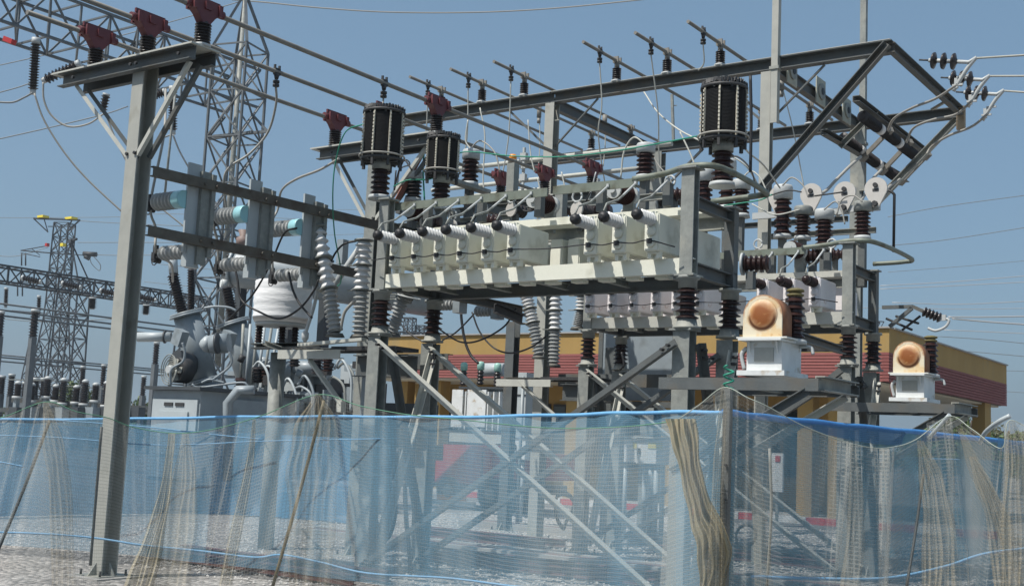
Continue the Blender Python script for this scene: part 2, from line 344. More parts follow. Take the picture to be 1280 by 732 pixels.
for i, x in enumerate(X3):
    booted(x, 8.61, 5.95, f'{pos3[i]} maroon-capped insulator on the nearest T-shaped post at upper left', 'maroon-capped post insulators')
    booted(x, 12.85, 5.95, f'{pos3[i]} maroon-capped insulator on the second T-shaped post behind the coils', 'maroon-capped post insulators')
    booted(x+(.0 if i else .05), 17.1, 5.95, f'{pos3[i]} maroon-capped insulator on the low far arm above the cream capacitors', 'maroon-capped post insulators')
for i, (x, y0, y1) in enumerate(((-12.5,7.65,19.),(-11.51,7.65,19.2),(-10.54,6.2,19.3))):
    part('bus_pipe', MB().tube([(x,y0,6.39),(x,(y0+y1)/2,6.39),(x,y1,6.39)], .03, 12), ALU, None, f'grey bus pipe running right through the {["left","middle","right"][i]} maroon caps from the top left corner', None, 'bus pipe', 'lower bus pipes')
# clamps with small disc and cable under the near bus pipes
cl_m = MB().cyl((0,0,-.03),(0,0,-.1),.04,.025).cyl((0,0,-.12),(0,0,-.15),.045).cyl((0,0,-.17),(0,0,-.2),.045).box((0,0,.0),(.05,.09,.09)).box((.0,.04,.06),(.03,.02,.06)).box((.0,-.04,.06),(.03,.02,.06)).mesh('clamp', DARK)
def busclamp(px, py, x, label, z=6.39):
    p = at(px, py, x=x); t = thing('bus_clamp', (x, p.y, z), label, 'clamp', 'bolted clamps under the bus pipes'); inst('clamp_body', cl_m, t); return V((x, p.y, z-.2))
c1 = busclamp(346, 92, -11.51, 'bolted clamp on the middle bus pipe left of the first dark coil')
c2 = busclamp(480, 110, -10.54, 'bolted clamp on the right bus pipe above the left dark coil')
wire('thick grey cable curving down from the middle bus pipe before the large lattice tower', spline([c1, at(345,130,x=-11.6), at(335,165,x=-11.8), at(312,192,x=-12), at(288,208,x=-12.2), at(280,225,x=-12.3), at(283,262,x=-12.4)]), .016)
wire('short vertical grey lead from bus pipe down to top of the left dark coil', [c2, c2-V((0,0,.2))], .012)

# ================================================================== HIGH PORTAL GANTRY
Z8 = 8.0; YF, YR = 17.6, 21.6
pg = thing('portal_gantry', (-9.0, 19.5, 0), 'tall grey steel portal of channel beams and four columns carrying the upper bus pipes', 'bus gantry')
def ib(p0, p1, w_=.16, h=.2, m=GALVD, kind='C', flip=False, nm='beam'): return part(nm, MB().bar(p0, p1, w_, h, kind, t=.016, flip=flip), m, pg)
ib((-15.4,YF,Z8-.1),(-11.76,YF,Z8-.1)); ib((-11.74,YF,Z8-.098),(-5.58,YF,Z8-.098),m=GALVD)
ib((-15.2,YR,Z8-.1),(-5.62,YR,Z8-.1))
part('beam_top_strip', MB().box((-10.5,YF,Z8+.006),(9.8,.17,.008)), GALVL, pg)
for x in (-11.9,-7.5): ib((x,YF+.1,Z8-.12),(x,YR-.1,Z8-.12),.13,.2,GALVD,'I')
ib((-5.6,YF,Z8-.1),(-5.6,YR,Z8-.1),.1,.16,GALVD,'C')
def pcol(x, y, w_, d, m=GALV, z1=7.79):
    part('column', MB().prism([(-w_/2,-d/2),(w_/2,-d/2),(w_/2,-d/2+.016),(-w_/2+.02,-d/2+.016),(-w_/2+.02,d/2-.016),(w_/2,d/2-.016),(w_/2,d/2),(-w_/2,d/2)], (x,y,0), (x,y,z1), V((1,0,0)), V((0,1,0))), m, pg)
    part('base_plate', MB().box((x,y,.015),(.4,.4,.03)), GALV, pg)
pcol(-11.74,YF,.19,.2,GALVM); pcol(-7.6,YF,.17,.14,GALVM); pcol(-11.74,YR,.3,.2); pcol(-7.5,YR,.22,.14)
for x in (-11.74,-7.6):
    for s_ in (-1,1):
        part('knee_brace', MB().bar((x+s_*.08,YF,Z8-1.0),(x+s_*.95,YF,Z8-.22),.04,.04,'L',t=.01), GALVD, pg)
part('knee_brace', MB().bar((-11.6,YR,Z8-1.0),(-10.7,YR,Z8-.22),.06,.06,'L',t=.01), GALVD, pg)
part('long_brace', MB().bar((-7.6,YF-.12,5.86),(-5.62,YF-.12,7.92),.12,.12,'C'), GALVD, pg)
part('long_brace', MB().bar(at(1087,262,y=YR),at(1195,150,y=YR),.10,.12,'C'), GALV, pg)
part('end_bracket', MB().box((-5.6,YR-.06,Z8-.22),(.14,.1,.42)), mat('rusty_bracket',(.28,.19,.10),.8,0,(.35,.3,.22),12,.5), pg)
part('strut', MB().bar(at(1165,137,y=YR-1),at(1190,122,x=-5.6),.05,.05,'L',t=.01), GALVD, pg)
# the low arm on the left front column
crossarm(pg, -11.74, 17.1, -12.92, -10.4, 5.94)
for px, py in ((1062,95),(1028,112),):
    pass
for i, y in enumerate((18.15, 19.45, 20.75)):
    t = thing('current_plate', (-7.42, y, Z8-.1), f'square pale plate with round dark centre on the sloping portal beam, {["nearest","middle","farthest"][i]} of three', 'plate', 'square plates on the portal beam')
    part('plate', MB().box((-7.41,y,Z8-.06),(.02,.42,.46)), mat('pale_yellowed_plate',(.42,.42,.34),.7,0,(.34,.34,.28),8,.5), t)
    part('disc', MB().cyl((-7.4,y,Z8-.06),(-7.37,y,Z8-.06),.14,n=20), GALV, t)
    part('hole', MB().cyl((-7.37,y,Z8-.06),(-7.36,y,Z8-.06),.06,n=16), BLACK, t)
# masts
for (x, y, z0, z1, lab) in ((-7.42,YF-.1,6.9,15,'tall slim lightning mast on the front portal column, rising past the picture top'),(-7.38,YR-.05,6.6,16,'tall slim mast on the rear right portal column, rising past the picture top')):
    t = thing('lightning_mast', (x,y,z0), lab, 'mast'); part('tube', MB().bar((x,y,z0),(x,y,z1),.11,.11,'L',t=.02), GALVM if y < 20 else GALV, t)
    part('strap', MB().box((x,y,z0+.9),(.16,.15,.05)), GALV, t)
t = part('communication_mast', MB().bar(at(840,118,w=60),at(842,180,w=60),.12,.12).bar(at(842,132,w=60),at(846,132,w=60),.04,.04), GALV, None, 'thin distant rod mast seen between the beams left of the right coil', None, 'mast')
# upper pipes
UX = [(-14.35,16.1),(-13.36,16.1),(-12.39,16.1),(-10.42,16.1),(-9.43,16.1),(-8.44,16.1)]
starts = [(512,100),(563,92),(617,81),(729,53),(794,41),(860,28)]
un = ['leftmost','second from left','third from left','fourth from left','fifth from left','rightmost']
for i, ((x, _), s_) in enumerate(zip(UX, starts)):
    y0 = at(*s_, x=x).y
    part('bus_pipe', MB().tube([(x,y0,8.4),(x,20,8.4),(x,YR+1.2,8.4)], .03, 10), ALU, None, f'upper grey bus pipe on top of the high portal beam, {un[i]} of six', None, 'bus pipe', 'upper bus pipes')
    plain_pin(x, YF, 8.012, f'small dark insulator on the front high beam, {un[i]} of six', 'small insulators on the front high beam')
    plain_pin(x, YR, 8.0, f'small dark insulator on the rear high beam, {un[i]} of six', 'small insulators on the rear high beam')
    yc = y0+.55
    t = thing('bus_clamp', (x,yc,8.4), f'bolted clamp near the free end of the upper bus pipe, {un[i]} of six', 'clamp', 'bolted clamps under the upper bus pipes'); inst('clamp_body', cl_m, t)
    e = [(522,215),(580,175),(633,225),(738,285),(800,290),(877,92)][i]
    ye = yc + (.3 if i != 4 else .8)
    p1 = at(*{0:(526,190),1:(577,215),2:(627,225),3:(748,170),4:(824,200),5:(873,88)}[i], y=ye)
    p0 = V((x,yc,8.2)); mid = p0.lerp(p1,.5)+V((.06,0,-.1))
    wire(f'thin grey dropper hanging from the {un[i]} upper bus pipe', spline([p0, mid, p1] + ([at(758,240,y=ye+.5), at(768,292,y=ye+1)] if i == 3 else [at(832,285,y=ye+.5)] if i == 4 else [])), .012, GALVL, 'dropper_cable', 'cable', 'droppers from the upper bus pipes')
for k, (a, b_, lab) in enumerate((((674,140),(673,212),'thin rod with coupling hanging below the second beam, left of the tall light column'),((756,150),(754,208),'thin rod with coupling hanging right of the tall light column'),((977,105),(1005,235),'thin cable hanging behind the tall front column at right'))):
    p0, p1 = at(*a, y=20.2), at(*b_, y=20.2)
    t = thing('hanging_lead', tuple(p0), lab, 'cable'); part('coupling', MB().cyl(p0+V((0,0,.1)),p0-V((0,0,.12)),.05,n=10).cyl(p0-V((0,0,.14)),p0-V((0,0,.24)),.04,n=10), ALU, t); part('lead', MB().tube(spline([p0,p0.lerp(p1,.5)+V((.03,0,0)),p1]),.011,5), GALVL, t)
# hung dark choke cable with the two long curved leads near the right coil
wire('pale curved lead sweeping from beside a dropper down past the right coil base', spline([at(805,115,y=19), at(822,140,y=18.5), at(850,163,y=17), at(890,183,y=16.5), at(930,205,y=16.5), at(948,232,y=16.8)]), .014, GALVL)
wire('pale lead from the right coil base slanting down to the tall front column', spline([at(923,172,y=12.4), at(935,190,y=13.5), at(955,207,y=15), at(975,235,y=16.5)]), .012, GALVL)
# tilted switch poles under the right end of the portal
sw = thing('isolator_frame', tuple(at(1110,190,y=19.5)), 'tilted two-rail frame with six black insulators at the right end of the portal', 'isolator switch')
ra, rb = at(1070,123,x=-6.6), at(1186,215,x=-6.6)
part('rail', MB().bar(ra, at(1157,190,x=-6.6) ,.12,.1,'C'), GALVD, sw)
rc = at(1030,165,x=-7.15); part('rail', MB().bar(rc, at(1133,225,x=-7.15),.12,.1,'C'), GALVD, sw)
part('end_bracket', MB().bar(at(1050,183,x=-7.15),at(1096,137,x=-6.6),.10,.10,'C'), GALV, sw)
hm = MB().lathe(sheds(8,.5,.055,.108),n=14).mesh('shed_stack', BLK); hc = MB().lathe([(.09,0),(.09,.12),(.05,.13)],n=14).mesh('end_cap', WHTP)
for xx, L_ in ((-6.6,((1078,145),(1103,163),(1127,182))),(-7.15,((1054,172),(1078,191),(1102,208)))):
    qs_ = [at(*q, x=xx) for q in L_]; st_ = (qs_[2]-qs_[0])*.5; ln_ = st_.length
    for p in qs_:
        o = part('insulator', MB().lathe(sheds(11,ln_*.74,.05,.1), p, st_, 14), BLK, sw); inst('end_cap', MB().lathe([(.095,0),(.095,ln_*.14),(.05,ln_*.17)], p+st_*.76, st_, 14).mesh('end_cap', WHTP, ORG[sw.name]), o)
for (a, b_) in (((1110,165),(1080,196)),((1135,180),(1104,213)),((1158,195),(1128,226))):
    p, q = at(*a, x=-6.55), at(*b_, x=-7.1); part('blade', MB().bar(p,q,.035,.09).bar(p-(q-p)*.12,p+(q-p)*.1,.1,.1).bar(q-(q-p)*.1,q+(q-p)*.12,.1,.1), ALU, sw)
# curved leads from line ends to switch
wire('thick grey lead curving from the top strain clamp down to the tilted isolator', spline([at(1196,106,y=17.9),at(1170,123,y=18.3),at(1140,135,y=18.8),at(1118,148,y=19.3),at(1110,163,y=19.7)]), .022)
wire('thick grey lead curving from the middle strain clamp to the tilted isolator', spline([at(1215,126,y=19.1),at(1195,143,y=19.5),at(1165,150,y=19.8),at(1142,160,y=20.1),at(1133,178,y=20.4)]), .022)
wire('thick grey lead curving from the lowest strain clamp to the tilted isolator', spline([at(1235,142,y=20.3),at(1215,158,y=20.5),at(1185,170,y=20.8),at(1165,183,y=21),at(1158,193,y=21)]), .022)
wire('grey jumper from the isolator down to the first white disc plates', spline([at(1076,196,y=18.5),at(1062,208,y=18.2),at(1045,225,y=18),at(1030,240,y=17.8),at(1010,246,y=17.5)]), .026)
wire('grey jumper from the isolator down behind the thin rear column', spline([at(1102,212,y=18.9),at(1090,225,y=18.7),at(1080,245,y=18.5),at(1068,258,y=18.2),at(1045,270,y=18)]), .024)
wire('grey jumper from the lowest isolator pole to the right white disc plate', spline([at(1125,224,y=20.0),at(1112,233,y=19.6),at(1104,243,y=19)]), .024)
# strain insulators and outgoing lines
disc_prof = [(.03,0),(.125,.02),(.135,.045),(.06,.075),(.03,.1)]
for i, (s_, px0, py0, px1, py1) in enumerate(((0,1157,75,1197,77),(1,1184,97,1214,99),(2,1203,115,1232,117))):
    yy = 18.0+1.35*i; a = V((-5.55,at(px0-8,py0,x=-5.55).y,at(px0-8,py0,x=-5.55).z)); yy = a.y; b_ = at(px1+14,py1+1,y=yy)
    t = thing('strain_insulator', tuple(a), f'string of dark discs pulling the {["upper","middle","lower"][i]} outgoing conductor at the upper right edge', 'insulator', 'strain insulators at upper right')
    d = (b_-a); L = d.length; d.normalize()
    part('hook', MB().tube([a,a+d*L*.22],.015), DARK, t)
    for k in range(3): part('disc', MB().lathe(disc_prof, a+d*(L*(.25+.2*k)), d, 16), BLK, t)
    part('socket', MB().cyl(a+d*L*.2,a+d*L*.72,.035), CEMENT, t)
    part('dead_end_clamp', MB().tube([a+d*L*.7,b_,b_+V((.12,0,.06))],.032).tube(spline([b_+V((.1,0,.05)),b_+V((-.05,.02,-.12)),b_+V((-.25,.05,-.42))]),.032).box(b_+V((-.2,.04,-.3)),(.05,.06,.16)).box(b_+V((-.1,.04,-.2)),(.16,.04,.03)).box(b_+V((-.18,.04,-.33)),(.16,.04,.03)), CEMENT, t)
    far = [(1330,66),(1330,95),(1330,119)][i]
    part('conductor', MB().tube([b_+V((.1,0,.05)), at(*far, y=yy)],.017), GALVM, t)
# ================================================================== CAPACITOR RACKS
reactor_cache = {}
def ring(r0, r1, z0, z1, n=24): return MB().lathe([(r0,z0),(r1,z0),(r1,z1),(r0,z1),(r0,z0)], n=n, cap=False, smooth=False)
def reactor(x, y, z, r, h, label, m_ins, ih=.35, ped=0.):
    """z = underside of the brown insulator; coil above it"""
    t = thing('air_core_reactor', (x,y,z), label, 'coil', 'dark cylindrical coils with white spacer strips')
    b = MB().lathe(sheds(5, ih, .085, .125), (x,y,z+.06), n=18); part('insulator', b, m_ins, t)
    part('lower_cap', MB().lathe([(.15,0),(.14,.05),(.1,.06)], (x,y,z), n=18), CEMENT, t)
    part('pedestal', MB().lathe([(.12,0),(.12,.13)], (x,y,z+.06+ih), n=18), GALV, t)
    zb = z+.06+ih+.11
    prof = [(r*.93, zb-z+.04)]; n = 34
    for i in range(n):
        a = zb-z+.04+(h-.08)*i/n; d = (h-.08)/n; prof += [(r*.93,a),(r*.955,a+d*.25),(r*.955,a+d*.7),(r*.93,a+d*.95)]
    part('winding', MB().lathe(prof, (x,y,z), n=40), mat('black_winding',(.010,.010,.011),.8,0,(.02,.02,.02),7,.5,spec=.2), t)
    for k in range(8):
        a = 2*math.pi*k/8+.25; ca, sa = math.cos(a), math.sin(a); ax = (V((ca,sa,0)), V((-sa,ca,0)), V((0,0,1)))
        s_ = MB().box((x+ca*r*.975,y+sa*r*.975,zb+h/2),(.012,.018,h-.02),ax)
        for q in range(12): s_.box((x+ca*r*1.0,y+sa*r*1.0,zb+.04+(h-.08)*(q+.5)/12),(.026,.018,(h-.08)/12*.55),ax)
        part('spacer_strip', s_, mat('ivory_spacer',(.55,.52,.43),.6), t)
        part('tie_bolt', MB().box((x+ca*r*.95,y+sa*r*.95,zb-.03),(.035,.03,.12),ax), DARK, t); part('tie_nut', MB().box((x+ca*r*.9,y+sa*r*.9,zb+h+.02),(.06,.03,.05),ax), DARK, t)
    for zz in (zb-.0, zb+h-.02):
        part('clamp_ring', MB().lathe([(r*.8,0),(r*1.03,0),(r*1.03,.03),(r*.8,.03)], (x,y,zz), n=40, cap=True), DARK, t)
        for k in range(4):
            a = math.pi*k/4; part('spider_arm', MB().bar((x+math.cos(a)*r,y+math.sin(a)*r,zz+.015),(x-math.cos(a)*r,y-math.sin(a)*r,zz+.015),.02,.07), DARK, t)
    part('terminal_ring', ring(r*.95,r*1.1,zb-z+.07,zb-z+.095,40) if False else MB().tube([(x+math.cos(a)*r*1.08,y+math.sin(a)*r*1.08,zb+.06) for a in [2*math.pi*i/36 for i in range(37)]], .012, 6), CBL, t)
    tt = MB()
    for k in range(40):
        a = 2*math.pi*k/40; tt.box((x+math.cos(a)*r*.92,y+math.sin(a)*r*.92,zb+h+.03+.02*random.random()),(.03,.03,.05),(V((math.cos(a+.5),math.sin(a+.5),.4)).normalized(),V((-math.sin(a+.5),math.cos(a+.5),0)),V((0,.3,1)).normalized()))
    part('top_knots', tt, DARK, t, kind='stuff')
    return t
# capacitor unit, local: front face centre-bottom at origin, body goes to +Y
def can_parts(m, bm, tipm, w_=.175, h=.405, d=.62):
    body = MB().box((0,d/2,h/2),(w_,d,h)); me = body.mesh('tank', m)
    bv = bmesh_bevel(me, .012)
    rim = MB().box((0,.03,h-.0),(w_*.5,.05,.04)).box((0,.12,h+.0),(w_*.35,.05,.035)).mesh('lifting_lug', m)
    bush = MB().lathe([(.06,0)]+[(a,b+.02) for a,b in sheds(5,.27,.030,.072)], (0,0,h-.07), (0,-1,.0), 16).mesh('bushing', bm)
    tip = MB().lathe([(.03,0),(.056,.01),(.062,.03),(.062,.05),(.05,.085),(.02,.1)], (0,-.28,h-.07), (0,-1,.0), 10).mesh('tip_cap', tipm)
    boss = MB().lathe([(.055,0),(.055,.018),(.03,.025)], (0,0,h*.52), (0,-1,0), 16).mesh('boss', m)
    b2 = MB().lathe([(.05,0),(.05,.025),(.03,.03)], (0,0,.085), (0,-1,0), 16).mesh('lower_terminal', m)
    stud = MB().box((.0,-.045,.10),(.05,.035,.05)).mesh('stud', DARK)
    foot = MB().box((-.05,.09,-.035),(.04,.06,.07)).box((.05,.09,-.035),(.04,.06,.07)).box((0,.09,-.012),(.15,.07,.02)).box((0,.125,-.035),(.13,.02,.07)).mesh('foot_bracket', CAN)
    return [('tank',me,(0,0,0),None,[('lifting_lug',rim,(0,0,0),None)]),('bushing',bush,(0,0,0),None,[('tip_cap',tip,(0,0,0),None)]),('boss',boss,(0,0,0),None,[]),('lower_terminal',b2,(0,0,0),None,[('stud',stud,(0,0,0),None)]),('foot_bracket',foot,(0,0,0),None,[])]
def bmesh_bevel(me, w_):
    import bmesh
    b = bmesh.new(); b.from_mesh(me); bmesh.ops.bevel(b, geom=b.edges[:], offset=w_, segments=2, affect='EDGES'); b.to_mesh(me); b.free(); return me
cansA = can_parts(CAN, PORC, BLACK); cansB = can_parts(CANR, BRN, BRN)
bigback = [('tank', bmesh_bevel(MB().box((0,.3,.19),(.17,.6,.38)).mesh('tank', CAN), .012), (0,0,0), None, [])]
bigbackB = [('tank', bmesh_bevel(MB().box((0,.3,.19),(.17,.6,.38)).mesh('tank', CANR), .012), (0,0,0), None, [])]
leg_ins = MB().lathe(sheds(5,.34,.075,.125),n=20).mesh('shed_stack', BRN); leg_cap = MB().lathe([(.10,0),(.10,.09),(.13,.1),(.13,.13)],n=18).mesh('metal_cap', GALV); leg_bot = MB().lathe([(.15,0),(.15,.025),(.115,.03),(.1,.11)],n=18).mesh('metal_base', GALV)
RA = dict(nm='cream', pos='near', x0=-10.0, x1=-5.73, y0=11.3, y1=12.35)
RB = dict(nm='mauve', pos='far', x0=-10.0, x1=-5.76, y0=16.3, y1=17.35)
def rack(R, beamm):
    x0, x1, y0, y1 = R['x0'], R['x1'], R['y0'], R['y1']; nm = R['nm']
    t = thing('capacitor_rack', ((x0+x1)/2,(y0+y1)/2,3.53), f'long raised steel frame that carries the {nm} capacitor boxes, {R["pos"]}er of the two' if R['pos']=='near' else f'long raised steel frame behind and below, carrying the {nm} capacitor boxes', 'capacitor rack')
    part('front_beam', MB().bar((x0-.06,y0,3.62),(x1+.06,y0,3.62),.09,.17,'C',flip=True), beamm, t)
    part('rear_beam', MB().bar((x0-.06,y1,3.60),(x1+.06,y1,3.60),.09,.17,'C'), GALVD, t)
    for x in (x0,x1):
        part('end_beam', MB().bar((x,y0+.05,3.60),(x,y1-.05,3.60),.08,.15,'C'), GALVD, t)
        part('end_beam', MB().bar((x,y0+.07,4.33),(x,y1-.06,4.33),.08,.13,'C'), GALVD, t)
        part('corner_post', MB().prism([(-.075,-.065),(.075,-.065),(.075,-.05),(.008,-.05),(.008,.05),(.075,.05),(.075,.065),(-.075,.065),(-.075,.05),(-.008,.05),(-.008,-.05),(-.075,-.05)],(x,y0,3.53),(x,y0,4.66),V((1,0,0)),V((0,1,0))), GALV, t)
        part('cap_plate', MB().box((x,y0,4.67),(.23,.22,.02)), GALV, t); part('foot_plate', MB().box((x,y0,3.515),(.24,.24,.02)), GALV, t)
        part('corner_post', MB().prism([(-.06,-.06),(.06,-.06),(.06,.06),(-.06,.06)],(x,y1,3.3),(x,y1,4.42),V((1,0,0)),V((0,1,0))), GALVD, t)
        part('cap_plate', MB().box((x,y1,4.43),(.18,.18,.02)), GALV, t)
    part('top_beam', MB().bar((x0+.1,y0+.62,4.33),(x1-.1,y0+.62,4.33),.24,.09), beamm, t)
    part('top_beam', MB().bar((x0+.1,y1-.02,4.27),(x1-.1,y1-.02,4.27),.08,.16,'C'), GALV, t)
    for k in range(5):
        xm = x0+(x1-x0)*(k+.5)/5
        part('cross_strut', MB().bar((xm,y0+.06,3.6),(xm,y1-.06,3.6),.05,.08,'C'), GALV, t)
        part('bar_stub', MB().box((xm,y0+.3,4.48),(.09,.09,.26)), GALVD, t)
    # cream tabs under the front beam
    for k in range(11):
        xm = x0+.35+(x1-x0-.7)*k/10; part('tab', MB().box((xm,y0+.12,3.525),(.16,.12,.035)), CAN, t)
    # four legs
    k = 0
    for x in (x0,x1):
        for y in (y0,y1):
            zt = 2.93 if y == y0 else 2.93
            side = ('left' if x == x0 else 'right'); fr = ('front' if y == y0 else 'rear')
            c_ = column('support_column', x-.02, y, 0, zt, .19, .17, f'grey steel column under the {fr} {side} corner of the {nm} capacitor rack', 'columns under the capacitor racks', 'I', True, GALV)
            if y == y0:
                part('cap_plate', MB().box((x-.02,y,zt+.01),(.25,.24,.02)), GALV, c_)
            put('leg_insulator', [('metal_base',leg_bot,(0,0,0),None,[]),('shed_stack',leg_ins,(0,0,.09),None,[]),('metal_cap',leg_cap,(0,0,.43),None,[])], (x,y,zt+.02), f'stubby brown insulator on the {fr} {side} column of the {nm} capacitor rack', 'insulator', 'insulators under the capacitor racks')
    # X bracing: front, rear, and both ends
    def br(a, b_, m, lab, dy=0, fl=False):
        o = part('cross_brace', MB().bar(a, b_, .085, .085, 'L', t=.012, up=(0,-1,0) if abs(V(a).y-V(b_).y) < .1 else (1,0,0), flip=fl), m, None, lab, None, 'steel brace', f'cross braces under the {nm} rack')
        n_ = V((0,-1,0)) if abs(V(a).y-V(b_).y) < .1 else V((1,0,0)); dd_ = (V(b_)-V(a)).normalized()
        for q_ in (V(a)+dd_*.07, V(a)+dd_*.15, V(b_)-dd_*.07, V(b_)-dd_*.15):
            bb = MB().cyl(q_+n_*.0, q_+n_*.065, .017, n=6); inst('bolt', bb.mesh('bolt', DARK, ORG[o.name]), o)
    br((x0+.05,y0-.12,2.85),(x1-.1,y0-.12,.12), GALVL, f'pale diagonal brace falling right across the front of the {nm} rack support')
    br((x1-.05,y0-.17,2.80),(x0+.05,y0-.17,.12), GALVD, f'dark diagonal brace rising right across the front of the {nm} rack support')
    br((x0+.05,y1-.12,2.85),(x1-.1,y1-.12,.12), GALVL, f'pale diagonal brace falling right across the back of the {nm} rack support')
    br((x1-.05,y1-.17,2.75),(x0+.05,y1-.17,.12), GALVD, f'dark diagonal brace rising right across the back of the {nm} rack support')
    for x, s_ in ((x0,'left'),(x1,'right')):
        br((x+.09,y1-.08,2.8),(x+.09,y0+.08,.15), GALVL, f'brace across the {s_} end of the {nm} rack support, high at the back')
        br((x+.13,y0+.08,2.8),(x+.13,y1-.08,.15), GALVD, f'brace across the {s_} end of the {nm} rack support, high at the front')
    return t
rack(RA, CAN); rack(RB, GALVL)
xa = [at(q,300,y=11.07).x for q in (494,521,549,578,609,641,738,773,814)]
for i, x in enumerate(xa):
    lab = f'cream capacitor box, {ORD[i]} from left of the six on the near rack' if i < 6 else f'cream capacitor box, {ORD[i-6]} from left of the three at the right of the near rack'
    put('capacitor_unit', cansA, (x,11.07,3.765), lab, 'capacitor', 'cream capacitors in the near front row')
    put('capacitor_unit', bigback, (x+.02,11.95,3.76), f'back row cream capacitor box behind the {ORD[i]} front box of the near rack', 'capacitor', 'cream capacitors in the near back row')
for j, x in enumerate((-7.62,-7.28)): put('capacitor_unit', bigback, (x,12.0,3.76), f'plain cream capacitor box visible in the gap of the near front row, {["left","right"][j]} one', 'capacitor', 'cream capacitors in the near back row')
xb = [at(px,385,y=16.2).x for px in (742,770,796,824,850,878)]+[at(px,385,y=16.2).x for px in (957,990,1022)]
for i, x in enumerate(xb):
    lab = f'mauve-grey capacitor box below the near rack, {ORD[i]} from left of six' if i < 6 else f'mauve-grey capacitor box with brown bushing right of the near rack, {ORD[i-6]} of three'
    put('capacitor_unit', cansB, (x,16.07,3.765), lab, 'capacitor', 'mauve capacitors in the far front row')
    put('capacitor_unit', bigbackB, (x+.02,16.95,3.76), f'back row mauve capacitor box behind the {ORD[i]} front box of the far rack', 'capacitor', 'mauve capacitors in the far back row')
# string wires linking the lower terminals
for xs, yy, nm, e0, e1 in ((xa,11.02,'near cream',(-10.05,3.87),(-5.8,3.80)),(xb,16.02,'far mauve',(-9.98,3.87),(-5.85,3.82))):
    pts = [V((e0[0],yy+.1,e0[1]))]
    for i, x in enumerate(xs):
        pts.append(V((x,yy,3.87)));
        if i+1 < len(xs): pts.append(V(((x+xs[i+1])/2,yy+.01,3.853)))
    pts.append(V((e1[0],yy+.1,e1[1]))); wire(f'thin black wire strung along the lower studs of the {nm} capacitors', spline(pts,4), .007, BLACK)
# fuses and guard bar
fus = MB().tube([(0,0,0),(-.01,-.26,-.19)],.014,8).box((0,.0,0),(.03,.04,.04)).mesh('fuse_tube', CEMENT)
led = MB().tube([(-.01,-.26,-.19),(-.02,-.34,-.25),(-.02,-.58,-.34),(0.0,-.67,-.44)],.012,6).mesh('fuse_lead', GALV)
def guard(R, xs, z, nm, ringpts):
    y = R['y0']+.12
    t = thing('bus_bar', ((R['x0']+R['x1'])/2,y,z), f'green-grey bar above the {nm} capacitors with its rounded loop around the right end', 'bus bar')
    gaps = [(R['x0']-.15,-7.62),(-7.55,-6.6),(-6.6,R['x1'])]
    part('bar', MB().bar((R['x0']-.15,y,z),(-7.64,y,z),.02,.10), BUSG, t)
    part('bar', MB().bar((-7.56,y,z+.01),(-6.45,y,z+.01),.02,.10), BUSG, t)
    part('loop', MB().tube(spline([(-6.5,y,z+.05),(-6.1,y-.03,z+.07)]+ringpts),.035,8), BUSG, t)
    for x in xs:
        f_ = put('fuse', [('fuse_tube',fus,(0,0,0),None,[]),('fuse_lead',led,(0,0,0),None,[])], (x,y-.01,z), f'slanting rod fuse above the {nm} capacitors, {ORD[xs.index(x)]} from left', 'fuse', f'rod fuses above the {nm} capacitors')
    return t
guard(RA, xa, 4.6, 'near cream', [(-5.73,11.3,4.70),(-5.45,11.5,4.69),(-5.45,12.6,4.66),(-5.6,12.75,4.65),(-6.2,12.8,4.64)])
guard(RB, xb, 4.62, 'far mauve', [(-5.76,16.3,4.71),(-5.45,16.5,4.7),(-5.38,17.9,4.68),(-5.55,18.05,4.66),(-6.0,18.05,4.65)])
# brown barrel transformers lying behind the bars
barrel = MB().lathe([(.11,0)]+[(a,b+.03) for a,b in sheds(6,.26,.09,.125)]+[(.11,.3)], ax=(0,1,0), n=18).mesh('barrel', RBRN)
bend = MB().lathe([(.1,0),(.1,.03)], (0,-.03,0),(0,1,0), n=18).lathe([(.04,0),(.04,.03)], (0,-.06,0),(0,1,0), n=12).mesh('end_plate', CEMENT); bend2 = MB().lathe([(.115,0),(.115,.07),(.05,.1)], (0,.33,0),(0,1,0), n=18).mesh('rear_plate', CEMENT)
bfoot = MB().box((0,.36,-.2),(.14,.06,.3)).mesh('foot', GALV)
def brl(p, label): put('barrel_bushing', [('barrel',barrel,(0,0,0),None,[]),('end_plate',bend,(0,0,0),None,[]),('rear_plate',bend2,(0,0,0),None,[]),('foot',bfoot,(0,0,0),None,[])], p, label, 'bushing', 'brown barrel bushings lying above the capacitors')
for i, (px, py, y) in enumerate(((512,262,11.75),(668,250,11.75),(768,238,11.75),(988,310,16.6))):
    brl(at(px,py,y=y), ['brown barrel bushing lying under the bar left of the middle coil','brown barrel bushing lying right of the middle, by the first gap in the bar','brown barrel bushing lying above the right group of cream capacitors','brown barrel bushing lying above the mauve capacitors at right'][i])
for i, (px, py, y) in enumerate(((825,250,14.5),(738,265,15.5),(930,330,14.5),(1008,320,17.2),(690,262,15))):
    t = thing('discharge_coil', tuple(at(px,py,y=y)), ['dark barrel with grey end seen right of centre behind the top beam','red-brown barrel with pale plate behind the gap of the near rack','dark red barrel low beside the near rack end frame','dark barrel behind the bar at the right rack','small dark barrel behind the bar above the gap'][i], 'bushing')
    p = at(px,py,y=y); part('barrel', MB().lathe(sheds(5,.34,.08,.12), p, (1,.2,0), 16), RBRN if i != 0 else BLK, t); part('end_plate', MB().lathe([(.15,0),(.15,.03)], p, (-1,-.2,0), 18), DISC if i in (1,4) else CEMENT, t); part('foot', MB().box(p+V((.1,0,-.22)),(.1,.1,.24)), GALVD, t)
reactor(-10.16, 11.32, 4.69, .27, .64, 'dark cylindrical coil with ivory strips, leftmost of the three', BRN, .33)
